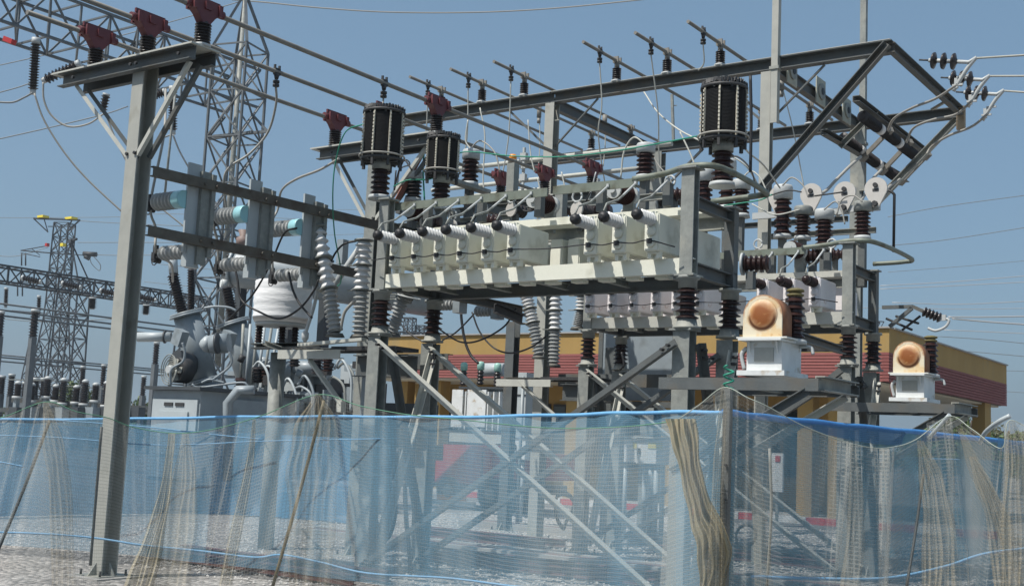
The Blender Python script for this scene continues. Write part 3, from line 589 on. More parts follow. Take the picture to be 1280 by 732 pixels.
p_ = at(550,263,y=12.3); reactor(p_.x, 12.3, p_.z, .225, .50, 'dark cylindrical coil with ivory strips, middle and lowest of the three', BRN, .3)
reactor(-5.72, 12.05, 4.62, .26, .62, 'dark cylindrical coil with ivory strips, rightmost of the three near the front high beam', RBRN, .34)
# beam that carries the middle and right coils
t = thing('coil_support', (p_.x,12.3,4.4), 'short steel post on the near rack carrying the middle coil', 'steel column'); part('shaft', MB().box((p_.x,12.3,(4.3+p_.z)/2),(.14,.14,p_.z-4.3)), GALV, t); part('arm', MB().bar((p_.x-.3,12.3,4.40),(p_.x+.9,12.3,4.40),.12,.08,'C'), GALVD, t)
for i, (a, b_, y, w__, h__, lab) in enumerate((((541,218),(608,240),None,.16,.05,'flat grey tray bar slanting right above the bar between the middle coil and cap'),((578,250),(640,282),None,.08,.1,'dark rail slanting right behind the top beam of the near rack'),((497,262),(560,285),None,.08,.1,'dark rail slanting right at the left end of the near rack top'))):
    x_ = at(*a,y=12.6).x; p0 = V((x_,12.6,at(*a,y=12.6).z)); p1 = at(*b_,x=x_); p1.z = p0.z; part('slanting_bar', MB().bar(p0,p1,w__,h__), [GALV,GALVD,GALVD][i], None, lab, None, 'steel bar')
for i, (px, y0_, y1_) in enumerate(((427,330,300),(566,300,262),(600,285,246),(700,285,240),(786,270,225),(640,240,205))):
    a = at(px,y0_,y=12.9); b_ = at(px,y1_,y=12.9); part('stub_post', MB().box(((a.x),12.9,(a.z+b_.z)/2),(.12,.12,b_.z-a.z)), GALV if i % 2 else TRG, None, ['short grey stub post left of the upright white arrester','short stub post under the tray bar at left','short stub post under the bar right of the middle coil','short stub post at the gap of the bar','short stub post behind the right group of bushings','short stub post below the orange lamp'][i], None, 'post', 'stub posts above the near rack')
# more droppers and jumpers over the near rack
for i, (pts, y, m_) in enumerate((([(600,135),(606,170),(604,225),(608,262)],14.5,GALVL),([(495,213),(492,240),(484,262)],12.8,DARK),([(500,205),(508,200),(512,206),(500,212),(497,235),(499,262)],12.9,CBL),([(672,222),(676,250),(668,290)],14.5,GALVL),([(640,235),(636,255),(640,285)],13.8,CEMENT),([(702,215),(706,240),(698,262)],14.2,GALVL),([(745,215),(735,250),(722,262)],14.6,CEMENT),([(660,150),(663,190),(668,215)],16,GALVL),([(585,150),(582,175),(588,186)],13.7,GALVL),([(812,182),(822,205),(838,225),(845,255)],14,CBL),([(850,165),(862,190),(868,205)],13.2,GALVL),([(735,300),(728,285),(733,262)],12.5,GALV),([(960,245),(985,238),(1002,240)],16.9,DARK),([(940,255),(968,268),(1000,262)],16.9,GALVL))):
    wire(['thin pale dropper ending on the bar right of the middle coil','thin dark lead beside the left coil insulator','small looped grey lead right of the left coil base','thin pale dropper between the first two low maroon caps','short pale jumper below the orange lamp','pale jumper from the middle low maroon cap to the bar','pale jumper curving down left from the right low maroon cap','thin pale lead rising behind the near bus pipes','thin pale lead onto the drum-capped insulator right of the middle coil','grey jumper from the drum-capped insulator over to the right end frame','thin pale lead dropping beside the right coil','grey lead dropping into the gap of the front boxes','dark rod to the first tear-drop plate','pale jumper below the first tear-drop plate'][i], spline([at(*q,y=y) for q in pts]), .011, m_, 'jumper_cable', 'cable', 'leads above the near rack')
# brown post insulators standing behind the near rack
def stand(px, py0, py1, y, r, label, m=RBRN, cap=True, capm=None, n=5, group='brown post insulators behind the racks', capr=1.05, base=True):
    a, b_ = at(px,py0,y=y), at(px,py1,y=y); b_ = V((a.x,a.y,b_.z)); h = b_.z-a.z     # a bottom, b top
    t = thing('post_insulator', tuple(a), label, 'insulator', group)
    bh = .06; ch = h*.27 if cap else .03
    part('base', MB().lathe([(r*1.1,0),(r*1.0,bh)], a, n=18), CEMENT, t)
    part('shed_stack', MB().lathe(sheds(n, h-bh-ch, r*.68, r), a+V((0,0,bh)), n=18), m, t)
    part('cap', MB().lathe([(r*.8,0),(r*capr,.01),(r*capr,ch*.85),(r*capr*.9,ch)], a+V((0,0,h-ch)), n=18), capm or CEMENT, t)
    if base: part('stand', MB().box(a+V((0,0,-.35)),(.1,.1,.7)), GALVD, t)
    return t
stand(587,233,188,13.6,.125,'brown insulator with pale cap right of the middle coil')
stand(516,253,215,13.0,.12,'dark insulator with grey cap between the left and middle coils',BLK)
stand(806,225,180,13.6,.12,'brown insulator with pale drum cap left of the tall dark rear column')
for i, (px, a_, b_) in enumerate(((880,270,212),(908,262,200),(926,272,225),(978,298,232),(1030,312,262),(1078,300,252),(1003,300,258))):
    stand(px, a_, b_, 17.6 if i < 3 else 17.2, .135 if i not in (5,6) else .12, ['pale drum-topped instrument transformer half hidden by the right coil base, left one','pale drum-topped instrument transformer right behind the right coil base','pale drum-topped instrument transformer just left of the tall front column','pale drum-topped instrument transformer just right of the tall front column','pale drum-topped instrument transformer between two white disc plates','brown insulator under the rightmost white disc plate','brown insulator under the second white disc plate'][i], RBRN, True, CEMENT if i < 5 else GALV, 6, 'instrument transformers and insulators over the far rack', 1.1)
for i, (px, py, y, kk) in enumerate(((530,277,12.0,0),(566,284,12.4,1),(604,276,12.2,0),(722,262,12.3,1),(838,243,12.9,0),(948,318,17.0,1),(1040,318,17.0,0),(640,262,13,1))):
    p = at(px,py,y=y); t = thing('small_barrel', tuple(p), ['small brown barrel under the bar below the middle coil','small dark barrel behind the third cream box bushing','small brown barrel with eye ring behind the fifth cream box bushing','small dark barrel at the gap above the plain cream boxes','small brown barrel above the right end of the near top beam','small dark barrel at the left end of the far rack top','small brown barrel near the right end of the far rack top','small dark barrel below the first low maroon cap'][i], 'bushing', 'small barrels above the capacitors')
    part('barrel', MB().lathe(sheds(4,.24,.06,.09), p, (.2,1,0) if kk else (1,.3,0), 14), BLK if kk else RBRN, t); part('end_plate', MB().lathe([(.1,0),(.1,.025)], p, (-.2,-1,0) if kk else (-1,-.3,0), 14), DISC, t)
    part('eye_ring', MB().tube([p+V((.07*math.cos(a),-.02,.16+.07*math.sin(a))) for a in [k*.63 for k in range(11)]],.014,6), CEMENT, t); part('foot', MB().box(p+V((.03,.05,-.16)),(.07,.07,.22)), GALVD, t)
for i, (a, b_, y, z_) in enumerate(((475,640,13.2,4.75),(520,700,13.8,5.05),(700,860,13.4,4.9),(560,690,15.2,5.35),(955,1095,17.9,5.15),(900,1060,18.6,5.5))):
    part('cross_bar', MB().bar(V((at(a,260,y=y).x,y,z_)), V((at(b_,240,y=y).x,y,z_)), .06,.09,'C'), GALVD if i % 2 else GALV, None, ['grey crossbar behind the left part of the near rack top','dark crossbar behind the middle coil insulator','grey crossbar behind the right group of cream boxes','dark crossbar behind the first low maroon caps','grey crossbar behind the instrument transformers','dark crossbar behind the tear-drop plates'][i], None, 'steel bar', 'crossbars above the racks')
for i, (pts, y, m_) in enumerate((([(515,213),(505,200),(498,215),(493,238)],12.6,BLACK),([(587,188),(600,176),(618,190),(625,215)],13.8,CBL),([(806,180),(792,172),(780,190),(776,222)],13.6,GALVL),([(700,245),(712,262),(728,258),(738,240)],13,BLACK),([(640,245),(652,262),(668,262),(678,246)],13,BLACK),([(560,262),(572,278),(590,276),(598,262)],12.8,BLACK),([(880,212),(868,205),(858,222),(856,250)],15,CBL),([(905,200),(922,196),(940,215),(944,245)],15.5,BLACK),([(1030,262),(1044,252),(1052,262),(1056,280)],17,CBL),([(1078,252),(1066,244),(1052,250),(1046,268)],17,CBL),([(978,232),(990,222),(1004,232),(1010,246)],17,CBL),([(926,225),(938,214),(950,222),(960,243)],16.8,GALVL),([(938,95),(939,150),(938,215)],13.0,BLACK),([(757,300),(768,286),(778,262)],12.2,CEMENT))):
    wire(['black loop on the grey-capped insulator beside the left coil','grey loop from the drum-capped insulator right of the middle coil','pale loop left of the drum-capped insulator before the dark column','black loop hanging below the bar right of the gap','black loop hanging below the bar left of the gap','black loop hanging below the middle coil tray','grey loop left of the right coil base','black loop right of the right coil base','grey loop on the pale drum right of the tall column','grey loop left of the rightmost brown insulator','grey loop over the drum beside the first tear-drop plate','pale loop over the drum left of the tall column','thick black cable dropping straight down right of the right coil','pale lead rising from the seventh cream box bushing'][i], spline([at(*q,y=y) for q in pts]), .02 if i == 12 else .012, m_, 'jumper_cable', 'cable', 'loops above the racks')
# tear-drop plates on their carriers
for i, (px, py) in enumerate(((974,250),(1014,247),(1056,245),(1095,240))):
    p = at(px,py,y=17.3); t = thing('disc_plate', tuple(p), ['pale tear-drop plate just right of the tall front column','pale tear-drop plate, second from left, with slot','pale tear-drop plate left of the thin rear column','rightmost pale tear-drop plate under the tilted isolator'][i], 'plate', 'pale tear-drop plates')
    N = 20; poly = [(math.cos(a)*.17, math.sin(a)*.17+.05) for a in [math.radians(-20+220*k/N) for k in range(N+1)]]+[(-.04,-.24),(.04,-.24)]
    part('plate', MB().prism(poly, p+V((0,-.02,0)), p+V((0,.02,0)), V((1,0,0)), V((0,0,1))), DISC, t)
    part('slot', MB().box(p+V((0,-.024,.03)),(.09,.01,.035)), DARK, t); part('pin', MB().cyl(p+V((0,-.06,.1)),p+V((0,.1,.1)),.035,n=10).cyl(p+V((0,-.08,-.18)),p+V((0,.08,-.18)),.04,n=8), DARK, t)
    part('carrier', MB().box(p+V((-.2,.04,-.22)),(.5,.06,.1)), CEMENT, t)
wire('thin dark rod linking the second and third tear-drop plates', [at(1018,245,y=17.2),at(1054,240,y=17.2)],.012,DARK)
t = thing('end_pole', tuple(at(1118,330,y=18)), 'thin dark vertical rod on the loop at the far right end of the mauve rack', 'pole'); part('rod', MB().tube(spline([at(1105,238,y=18.2),at(1113,239,y=18.2),at(1118,243,y=18.2)])+[at(1117,315,y=18.2)],.022), BLACK, t)
# ================================================================== LEFT: RAILS WITH BUSHING PANELS
XR = -11.4
yU1, yL1 = 12.9, 12.5
ru = part('support_rail', MB().bar((XR,8.73,4.63),(XR,yU1,4.68),.07,.12,'C',flip=True), RUSTY, None, 'upper long brown-grey rail running right from the tall left post', None, 'rail', 'rails from the left post')
rl = part('support_rail', MB().bar((XR,8.73,3.93),(XR,yL1,3.93),.07,.12,'C',flip=True), RUSTY, None, 'lower long brown-grey rail running right from the tall left post', None, 'rail', 'rails from the left post')
def hbush(t, p, L, r, m, m2, aqua):
    """bushing lying along -X from the plate at p"""
    p = V(p)
    if aqua: part('epoxy_base', MB().lathe([(r,0),(r*1.02,.02),(r,.14)], p, (-1,0,0), 20), m2, t); o = p+V((-.14,0,0)); L -= .14
    else: o = p
    part('bushing', MB().lathe(sheds(6, L, r*.8, r*1.02, .4), o, (-1,0,0), 20), m, t)
    q = o+V((-L,0,0)); mb = MB().box(q+V((-.05,0,0)),(.1,.07,.11)).box(q+V((-.1,0,-.03)),(.06,.11,.09)).box(q+V((-.12,0,.05)),(.05,.05,.12)).cyl(q+V((-.1,-.05,-.08)),q+V((-.1,.06,-.08)),.035,n=8).tube([q+V((-.13+.05*math.cos(a),0,-.09+.05*math.sin(a))) for a in [k*.7 for k in range(10)]],.007,5)
    part('end_clamp', mb, DARK, t); return q+V((-.1,0,0))
tips = []
for i, (px, py, lpx, lpy) in enumerate(((255,240,0,0),(330,268,0,0),(396,290,0,0))):
    y = at(px,py,x=XR).y; nm = ['nearest','middle','farthest'][i]
    t = thing('bushing_panel', (XR-.1,y,3.75), f'{nm} of three vertical grey panels on the rails, with an aqua-based bushing', 'bushing panel', 'bushing panels on the left rails')
    part('panel', MB().box((XR-.1,y-.08,4.33),(.03,.20,1.1)), TRGL, t)
    part('channel', MB().bar((XR-.07,y+.06,3.65),(XR-.07,y+.06,4.8),.08,.14,'C',up=(0,1,0)), GALV, t)
    part('channel', MB().bar((XR-.02,y+.15,3.75),(XR-.02,y+.15,4.78),.05,.06,'box'), GALV, t)
    part('lower_box', MB().box((XR-.12,y-.04,3.74),(.1,.18,.26)), TRGL, t)
    for (dy, z) in ((-.02,4.63),(.16,4.63),(-.02,3.93),(.16,3.93)): part('bolt', MB().cyl((XR+.04,y+dy,z),(XR+.07,y+dy,z),.022,n=6), RUSTY, t)
    a = hbush(t, (XR-.10,y-.20,4.42), .54, .11, GRYP, AQUA, True); b_ = hbush(t, (XR-.16,y-.08,3.80), .44, .09, GRYP, AQUA, False)
    tips.append((a,b_))
labs = ['nearest','middle','farthest']
for i, (a, b_) in enumerate(tips):
    top = [at(205,168,y=a.y+.2), at(283,205,y=a.y), at(383,205,y=a.y)][i]
    if i == 0: wire('grey vertical pipe and lead joining the nearest pair of bushing tips', spline([at(207,112,y=a.y+.8), top, a, a.lerp(b_,.5)+V((.04,0,0)), b_, at(214,330,y=a.y+1.5), at(216,352,y=a.y+3)]), .018)
    if i == 1: wire('grey lead joining the middle pair of bushing tips', spline([at(283,262,x=-12.4), a, a.lerp(b_,.5)+V((.03,0,0)), b_]), .018)
    if i == 2: wire('grey hoop cable from the left dark coil down to the farthest bushing tips', spline([at(424,198,y=11.4), at(400,212,y=11.4), at(370,224,y=11.4), at(352,238,y=11.4), at(347,262,y=11.5), a, a.lerp(b_,.5)+V((.03,0,0)), b_]), .017)
for i, (pts, lab) in enumerate((
    ([(371,285),(355,292),(338,330),(318,365),(300,385),(285,400)],'black cable curving from the farthest bushing down past the white drum'),
    ([(292,327),(297,350),(302,375),(325,390),(350,398),(375,385),(393,362),(398,350)],'black cable hanging in front of the white wrapped drum'),
    ([(361,340),(366,362),(375,380),(390,397)],'black cable dropping from the lowest far bushing beside the white drum'))):
    wire(lab, spline([at(*p, y=11.0) for p in pts]), .015, BLACK)
wire('thin green cable hanging from the left coil to the white arrester', spline([at(455,155,y=11.2),at(432,165,y=11.2),at(420,200,y=11.3),at(416,240,y=11.4),at(418,290,y=11.8),at(425,330,y=12),at(426,352,y=12.2),at(418,360,y=12.4)]), .009, GCBL)
wire('long thin green cable looping between the coils and across to the right coil', spline([at(492,233,y=12),at(510,225,y=12),at(540,223,y=12.2),at(558,205,y=12.5),at(580,190,y=13),at(640,195,y=13),at(700,196,y=13),at(760,190,y=13),at(820,180,y=12.8),at(872,170,y=12.4)]), .009, GCBL)
wire('green cable running down beside the middle coil', spline([at(530,190,y=13),at(529,215,y=13),at(531,258,y=13)]), .012, GCBL)
wire('thin green cable low between the drums right of centre', spline([at(905,257,y=15),at(925,254,y=15),at(950,250,y=15),at(965,243,y=15)]), .009, GCBL)

# ------------------------------------------------------------------ white wrapped drum on its post
def px3(px, py, w_): return at(px, py, w=w_)
def wstack(t, a, b_, n, r, m, nm='insulator', seg=18, k=.68): 
    a, b_ = V(a), V(b_); part(nm, MB().lathe(sheds(n,(b_-a).length,r*k,r), a, b_-a, seg), m, t)
WD = 17.5
dp = at(352,404,w=WD); dr = 36*WD/FOC; dh = 52*WD/FOC
t = thing('wrapped_drum', tuple(dp), 'big white cloth-wrapped drum standing on short insulators above a round steel post', 'drum')
prof = [(dr*.2,0),(dr*.95,0),(dr,.05)]+[(dr*(1.0+.012*math.sin(k*2.1)), dh*(.08+.84*k/14)) for k in range(15)]+[(dr*.99,dh*.97),(dr*.95,dh),(dr*.1,dh)]
mb = MB().lathe(prof, dp, n=36)
mb.v = [(p[0]+.006*math.sin(p[2]*23+p[0]*7), p[1]+.006*math.sin(p[2]*17+p[1]*9), p[2]) for p in mb.v]
part('wrap', mb, WRAP, t); part('base_ring', MB().lathe([(dr*.9,-.05),(dr*.9,0)], dp, n=30), CEMENT, t)
part('knot', MB().lathe([(.03,0),(.02,.04),(.01,.06)], dp+V((.1,-.05,dh)), (0.3,-.2,1), 8), WRAP, t)
for px in (323,352,368): 
    a = at(px,428,w=WD); wstack(t, a, V((a.x,a.y,a.z+.25)), 6, .06, BRN)
pp = at(343,520,w=WD)
t = thing('round_post', (pp.x,pp.y,0), 'thick round steel post with a flat head frame under the white drum', 'post')
zt = at(343,440,w=WD).z
part('shaft', MB().cyl((pp.x,pp.y,0),(pp.x,pp.y,zt),.115,n=20), GALV, t)
part('head_beam', MB().bar(at(317,433,w=WD),at(400,431,w=WD),.35,.07,'C'), GALVD, t); part('head_beam', MB().bar(at(330,428,w=WD-.4),at(352,436,w=WD-.4),.12,.07,'C'), GALV, t)
part('cable_gland', MB().tube(spline([at(398,318+40,w=WD-1),at(392,385,w=WD-1),at(384,410,w=WD-1),at(381,420,w=WD-1)]),.025).lathe([(.02,0),(.05,.05),(.05,.12),(.02,.16)],at(381,427,w=WD-1),(0,0,1),10), CEMENT, t)

# ------------------------------------------------------------------ arrester brackets (near-left pair and the one behind)
def arrester(t_lab, pts, ywh, group='white surge arresters with porcelain lower halves', rw=.105, rg=.10):
    """pts = (px,py) top, mid, bottom ; white above mid, grey porcelain below"""
    (a, b_, c) = [at(*p, y=ywh) for p in pts]
    t = thing('surge_arrester', tuple(c), t_lab, 'arrester', group)
    d1 = (a-b_).length; 
    if d1 > .05:
        # two joined white polymer sections
        m_ = a.lerp(b_,.5)
        for q0, q1 in ((b_,m_),(m_,a)):
            L = (q1-q0).length; n_ = 4; pr_ = [(rw*.6,0)]
            for k in range(n_): z = L*k/n_; pr_ += [(rw*.62,z+L/n_*.08),(rw*1.12,z+L/n_*.22),(rw*.95,z+L/n_*.42),(rw*.66,z+L/n_*.95)]
            part('polymer_section', MB().lathe(pr_, q0, q1-q0, 20), WHTP, t)
        for q in (b_, m_, a): 
            part('ring_plate', MB().lathe([(rw*1.25,0),(rw*1.25,.015)], q, a-b_, 18).box(q+V((-.12,0,.01)),(.26,.05,.012)), GALV, t)
    part('porcelain', MB().lathe(sheds(9,(b_-c).length-.03,rg*.72,rg*1.08,.4), c+V((0,0,.03)), b_-c, 20), GRYP, t)
    part('foot', MB().lathe([(rg*1.3,0),(rg*1.0,.05)], c-V((0,0,.03)), (0,0,1), 16), GALVD, t)
    return t
arrester('leaning white and grey surge arrester left of the near rack', ((397,286),(411,362),(419,418)), 11.6)
arrester('upright white and grey surge arrester beside the near rack front left post', ((455,301),(452,363),(449,420)), 11.9)
arrester('grey arrester leaning right under a pale ring cap, left end of near rack', ((507,368),(504,374),(490,418)), 12.6)
arrester('white and grey arrester under the near rack, left of the upright pair', ((658,369),(666,404),(674,446)), 17.0)
arrester('upright white and grey arrester under the near rack, right of the leaning one', ((695,364),(694,412),(692,456)), 17.2)
arrester('small white arrester at the left end of the mauve row', ((729,352),(727,388),(722,410)), 16.6)
pq = at(508,366,y=12.6); t = thing('ring_cap', tuple(pq), 'pale domed cap with a flat ring on the leaning grey arrester under the near rack', 'cap'); part('dome', MB().lathe([(.13,0),(.12,.04),(.09,.055),(.08,.09),(.03,.1)], pq, (.25,0,1), 18), CEMENT, t); part('ring', MB().lathe([(.17,-.04),(.17,-.02)], pq+V((.06,0,-.03)), (.25,0,1), 20), CEMENT, t)
def bracket(y, A, B, C, D, lab):
    """A-B level arm, C-D diagonal strut, all in plane y"""
    a, b_ = at(*A, y=y), at(*B, y=y); b_.z = a.z
    t = thing('arrester_bracket', tuple(a), lab, 'bracket')
    part('arm', MB().bar(a, b_, .09, .12, 'C', flip=True), GALVL, t)
    c, d = at(*C, y=y), at(*D, y=y)
    part('strut', MB().bar(c, d, .08, .10, 'L', t=.012, up=(0,-1,0)), GALVL, t)
    part('foot', MB().box(d, (.08,.08,.14)), GALVL, t)
    part('deck', MB().box(b_+V((.25,.35,.09)),(1.1,.5,.05)), DARK, t)
    e = b_+V((.1,.15,-.14)); part('cross_channel', MB().bar(e, e+V((.9,.15,0)), .12,.28,'C'), GALVD, t)
    part('side_channel', MB().bar(a+V((-.1,.35,.08)), b_+V((.7,.35,.08)), .1,.07,'C'), GALVD, t)
    return t
bracket(11.55,(350,443),(428,438),(384,449),(426,508),'steel bracket with diagonal strut carrying the two left arresters')
bracket(16.9,(622,478),(690,473),(648,478),(694,522),'steel bracket with diagonal strut carrying arresters under the near rack')
t = part('flat_bar', MB().bar(at(375,431,y=11.4),at(455,424,y=11.4),.1,.04), GALVL, None, 'pale flat bar lying on the left arrester bracket', None, 'steel bar')
wire('grey cable looping from the upright arrester down to the bracket', spline([at(444,375,y=11.6),at(432,388,y=11.6),at(428,400,y=11.6),at(426,412,y=11.6)]), .022)
wire('black lead from the bushing across to the upright arrester top', spline([at(413,328,y=11.8),at(420,315,y=11.8),at(430,305,y=11.8),at(446,301,y=11.9)]), .014, BLACK)
# pale channel standing by the rack leg, mesh ladder plate
t = part('mesh_panel', MB().box(at(459,470,y=12.1)+V((0,0,-.55)),(.16,.03,1.25)), TRG, None, 'narrow grey-blue perforated panel beside the front left rack column', None, 'panel')
# big grey bent cabinet panels under the far rack
p = at(797,450,y=19); t = thing('blank_panel', (p.x,19,1.4), 'large blank grey steel panel behind the posts under the mauve capacitors', 'panel'); part('sheet', MB().box((p.x,19,p.z),(1.45,.06,1.45)), TRG, t)
part('frame', MB().box((p.x+.76,19,p.z),(.09,.09,1.6)), GALVD, t); part('frame', MB().box((p.x-.76,19,p.z),(.09,.09,1.6)), GALVD, t); part('ledge', MB().box((p.x,18.9,p.z-.8),(1.8,.3,.1)), GALVD, t)
p = at(650,500,y=20); t = thing('grey_cabinet', (p.x,20,.3), 'upright pale grey cabinet behind the arrester bracket', 'cabinet'); part('body', MB().box((p.x,20,p.z-.1),(.55,.4,1.3)), TRGL, t); part('seam', MB().box((p.x,19.79,p.z+.1),(.56,.02,.02)), DARK, t)
# wide dark cross channel behind the racks at brace height
for i, (a, b_, y) in enumerate((((488,452),(562,466),13.4),((965,435),(1056,438),18.4),((490,447),(560,462),15.0),((700,475),(860,480),18.0))):
    part('cross_channel', MB().bar(at(*a,y=y),V((at(*b_,y=y).x,y,at(*a,y=y).z)),.12,.22 if i in (0,3) else .12,'C',flip=True), GALVD if i != 1 else DARK, None, ['deep dark steel channel behind the front left rack legs','dark steel bar in front of the ochre fascia at right','short dark channel left of centre under the near rack','dark channel behind the right braces over the panel'][i], None, 'steel channel')
for i, (px, y) in enumerate(((633,19),(672,17.9),(761,18.2))):
    p = at(px,600,y=y); column('support_column', p.x, y, 0, 4.0 if i == 0 else 3.4, .2, .2, ['dark steel post behind the near rack, left of the arresters','dark steel post under the near rack behind the arrester bracket','dark steel post in front of the blank grey panel'][i], 'posts behind the racks', 'I', True, GALVD)
for i, (px, y0, y1) in enumerate(((653,470,540),(642,405,520))):
    p = at(px,500,y=19.5); part('conduit', MB().cyl((p.x+i*.0,19.5,.0),(p.x,19.5,at(px,y0,y=19.5).z),.035,n=10), TRG, None, ['slim grey upright conduit behind the small transformer','slim light pipe standing behind the near rack at centre'][i], None, 'conduit')

# ================================================================== DOMED TRANSFORMERS ON SIDE PLATFORMS
def dist_transformer(x, y, z, lab, plab, xc):
    R = thing('side_platform', ((x+xc)/2,y+.5,z-.12), plab, 'platform')
    part('front_beam', MB().bar((xc-.1,y-.12,z-.1),(x+.62,y-.12,z-.1),.08,.12,'C',flip=True), GALVD, R)
    part('rear_beam', MB().bar((xc-.1,y+.95,z-.1),(x+.62,y+.95,z-.1),.08,.12,'C'), GALVD, R)
    part('side_beam', MB().bar((x+.6,y-.06,z-.08),(x+.6,y+.9,z-.08),.1,.14,'C'), GALV, R)
    part('side_beam', MB().bar((x-.2,y-.06,z-.08),(x-.2,y+.9,z-.08),.08,.1,'C'), GALV, R)
    part('knee_brace', MB().bar((xc+.05,y-.14,z-1.0),(x+.5,y-.14,z-.16),.07,.07,'L',t=.01,up=(0,-1,0)), GALVD, R)
    part('knee_brace', MB().bar((xc+.05,y+.93,z-1.0),(x+.5,y+.93,z-.16),.07,.07,'L',t=.01,up=(0,-1,0)), GALVL, R)
    t = thing('domed_transformer', (x,y,z), lab, 'transformer', 'white transformers with rusty domed covers')
    hx, hz = .185, .33
    tank = MB(); tank.prism([(-hx,.03),(hx,.03),(hx,hz),(-hx,hz)], (x,y,z),(x,y+.5,z),V((1,0,0)),V((0,0,1)))
    o = part('tank', tank, WHITE, t)
    part('base_flange', MB().box((x,y+.22,z+.015),(.50,.62,.05)), WHITE, t)
    part('top_flange', MB().box((x,y+.2,z+hz+.012),(.45,.66,.02)), WHITE, t)
    for k in (-.15,.14): part('gusset', MB().prism([(0,0),(.055,0),(0,-.12)],(x+k-.006,y,z+hz),(x+k+.006,y,z+hz),V((0,-1,0)),V((0,0,1))), WHITE, t)
    part('name_plate', MB().box((x+.0,y-.008,z+.2),(.2,.012,.14)), mat('aluminium_plate',(.42,.42,.38),.5,.4,(.33,.33,.3),20,.5), t)
    # domed cover: a round-topped box with a raised round dish
    r = .205; N = 22; arch = [(-r,0)]+[(-r*math.cos(math.pi*k/N), .225+r*math.sin(math.pi*k/N)) for k in range(N+1)]+[(r,0)]; arch = arch[::-1]
    c = (x,y-.03,z+hz+.03)
    mb = MB(); mb.prism(arch,(x,y-.06,z+hz+.03),(x,y-.045,z+hz+.03),V((1,0,0)),V((0,0,1)))
    face = part('cover_face', mb, RUSTL, t)
    for v in face.data.vertices: pass
    # own origin at the cover so that the rust pattern sits on it
    for v in face.data.vertices: v.co = V(v.co)-V((0,0,hz+.03))
    face.location = (0,0,hz+.03)
    dish = MB().lathe([(.158,0),(.150,.003),(.140,.008),(.128,.015),(.112,.021),(.09,.026),(.06,.030),(.03,.032),(.001,.033)],(0,-.06,.225),(0,-1,0),36)
    o2 = inst('pressed_dish', dish.mesh('pressed_dish', RUSTL), t, (0,0,hz+.03))
    part('cover_side', MB().prism([(a*.985,b_*.985) for a,b_ in arch],(x,y-.045,z+hz+.03),(x,y+.2,z+hz+.03),V((1,0,0)),V((0,0,1)), True), RUSTS, t)
    part('cover_lip', MB().box((x,y+.07,z+hz+.034),(.53,.3,.016)), mat('pale_lip',(.6,.6,.55),.5), t)
    wstack(t, (x+.17,y+.36,z+hz+.05),(x+.17,y+.36,z+hz+.48),6,.10,RBRN,'bushing')
    part('bushing_cap', MB().lathe([(.065,0),(.085,.015),(.085,.03),(.062,.036),(.062,.05),(.088,.056),(.088,.075),(.05,.09)], (x+.17,y+.36,z+hz+.48), n=16), mat('old_brass',(.11,.095,.035),.75,.1,(.2,.17,.07),12,.5), t)
    part('bushing_flange', MB().lathe([(.12,0),(.12,.04),(.08,.06)], (x+.17,y+.36,z+hz+.0), n=16), CEMENT, t)
    part('hook', MB().tube(spline([(x+.2,y+.4,z+hz-.02),(x+.3,y+.45,z+hz-.02),(x+.33,y+.45,z+hz-.09)]),.018), CEMENT, t); part('hook', MB().tube(spline([(x-.2,y+.02,z+hz-.06),(x-.24,y,z+.2),(x-.21,y,z+.06)]),.02), CEMENT, t)
    part('side_hose', MB().tube(spline([(x-.22,y+.1,z+hz-.05),(x-.27,y+.08,z+.2),(x-.23,y+.05,z+.05)]),.022), mat('rust_brown_hose',(.18,.05,.04),.6), t)
p = at(963,470,y=11.1); dist_transformer(p.x-.07, 11.1, 2.46, 'white pole-type transformer with rusty domed cover, the nearer one in front of the ochre fascia', 'steel side platform under the nearer domed transformer', -5.75)
p = at(1141,500,y=16.1); dist_transformer(p.x-.04, 16.1, 2.47, 'white transformer with rusty domed cover, the farther one at right', 'steel side platform under the farther domed transformer', -5.78)
part('stay_beam', MB().bar(at(990,418,y=12.2),at(1054,438,y=16.0),.09,.10,'C'), GALVD, None, 'dark stay beam running right from the nearer domed transformer to the right columns', None, 'steel beam')
part('stay_beam', MB().bar(at(1052,462,y=16.1),at(1020,487,y=16.1),.08,.08,'L'), GALVD, None, 'short dark stay under the front right column of the mauve rack', None, 'steel beam')
# small disc strings and bars right above the farther transformer
t = thing('line_arm', tuple(at(1105,385,y=17)), 'thin horizontal arm with a short string of dark discs above the farther transformer', 'arm')
a = at(1103,384,y=17); b_ = at(1141,383,y=17); c = at(1154,389,y=17)
part('arm', MB().bar(a,b_,.05,.05).bar(b_,c,.05,.05).bar(at(1140,385,y=17),at(1112,408,y=17),.05,.05), GALVD, t)
for k in range(5): q = c.lerp(at(1172,396,y=17),k/4); part('disc', MB().lathe([(.02,0),(.075,.02),(.05,.05)], q, (at(1172,396,y=17)-c), 12), BLK, t)
q = at(1178,397,y=17); part('clamp', MB().tube(spline([q,at(1186,400,y=17),at(1182,408,y=17),at(1170,413,y=17),at(1160,410,y=17)]),.02).box(q,(.1,.05,.08)), CEMENT, t)
for k, (u, v_) in enumerate((((1108,398),(1140,412)),((1120,395),(1148,404)),((1128,412),(1150,395)))): part('link_rod', MB().tube([at(*u,y=17.3),at(*v_,y=17.1)],.018), DARK, t)
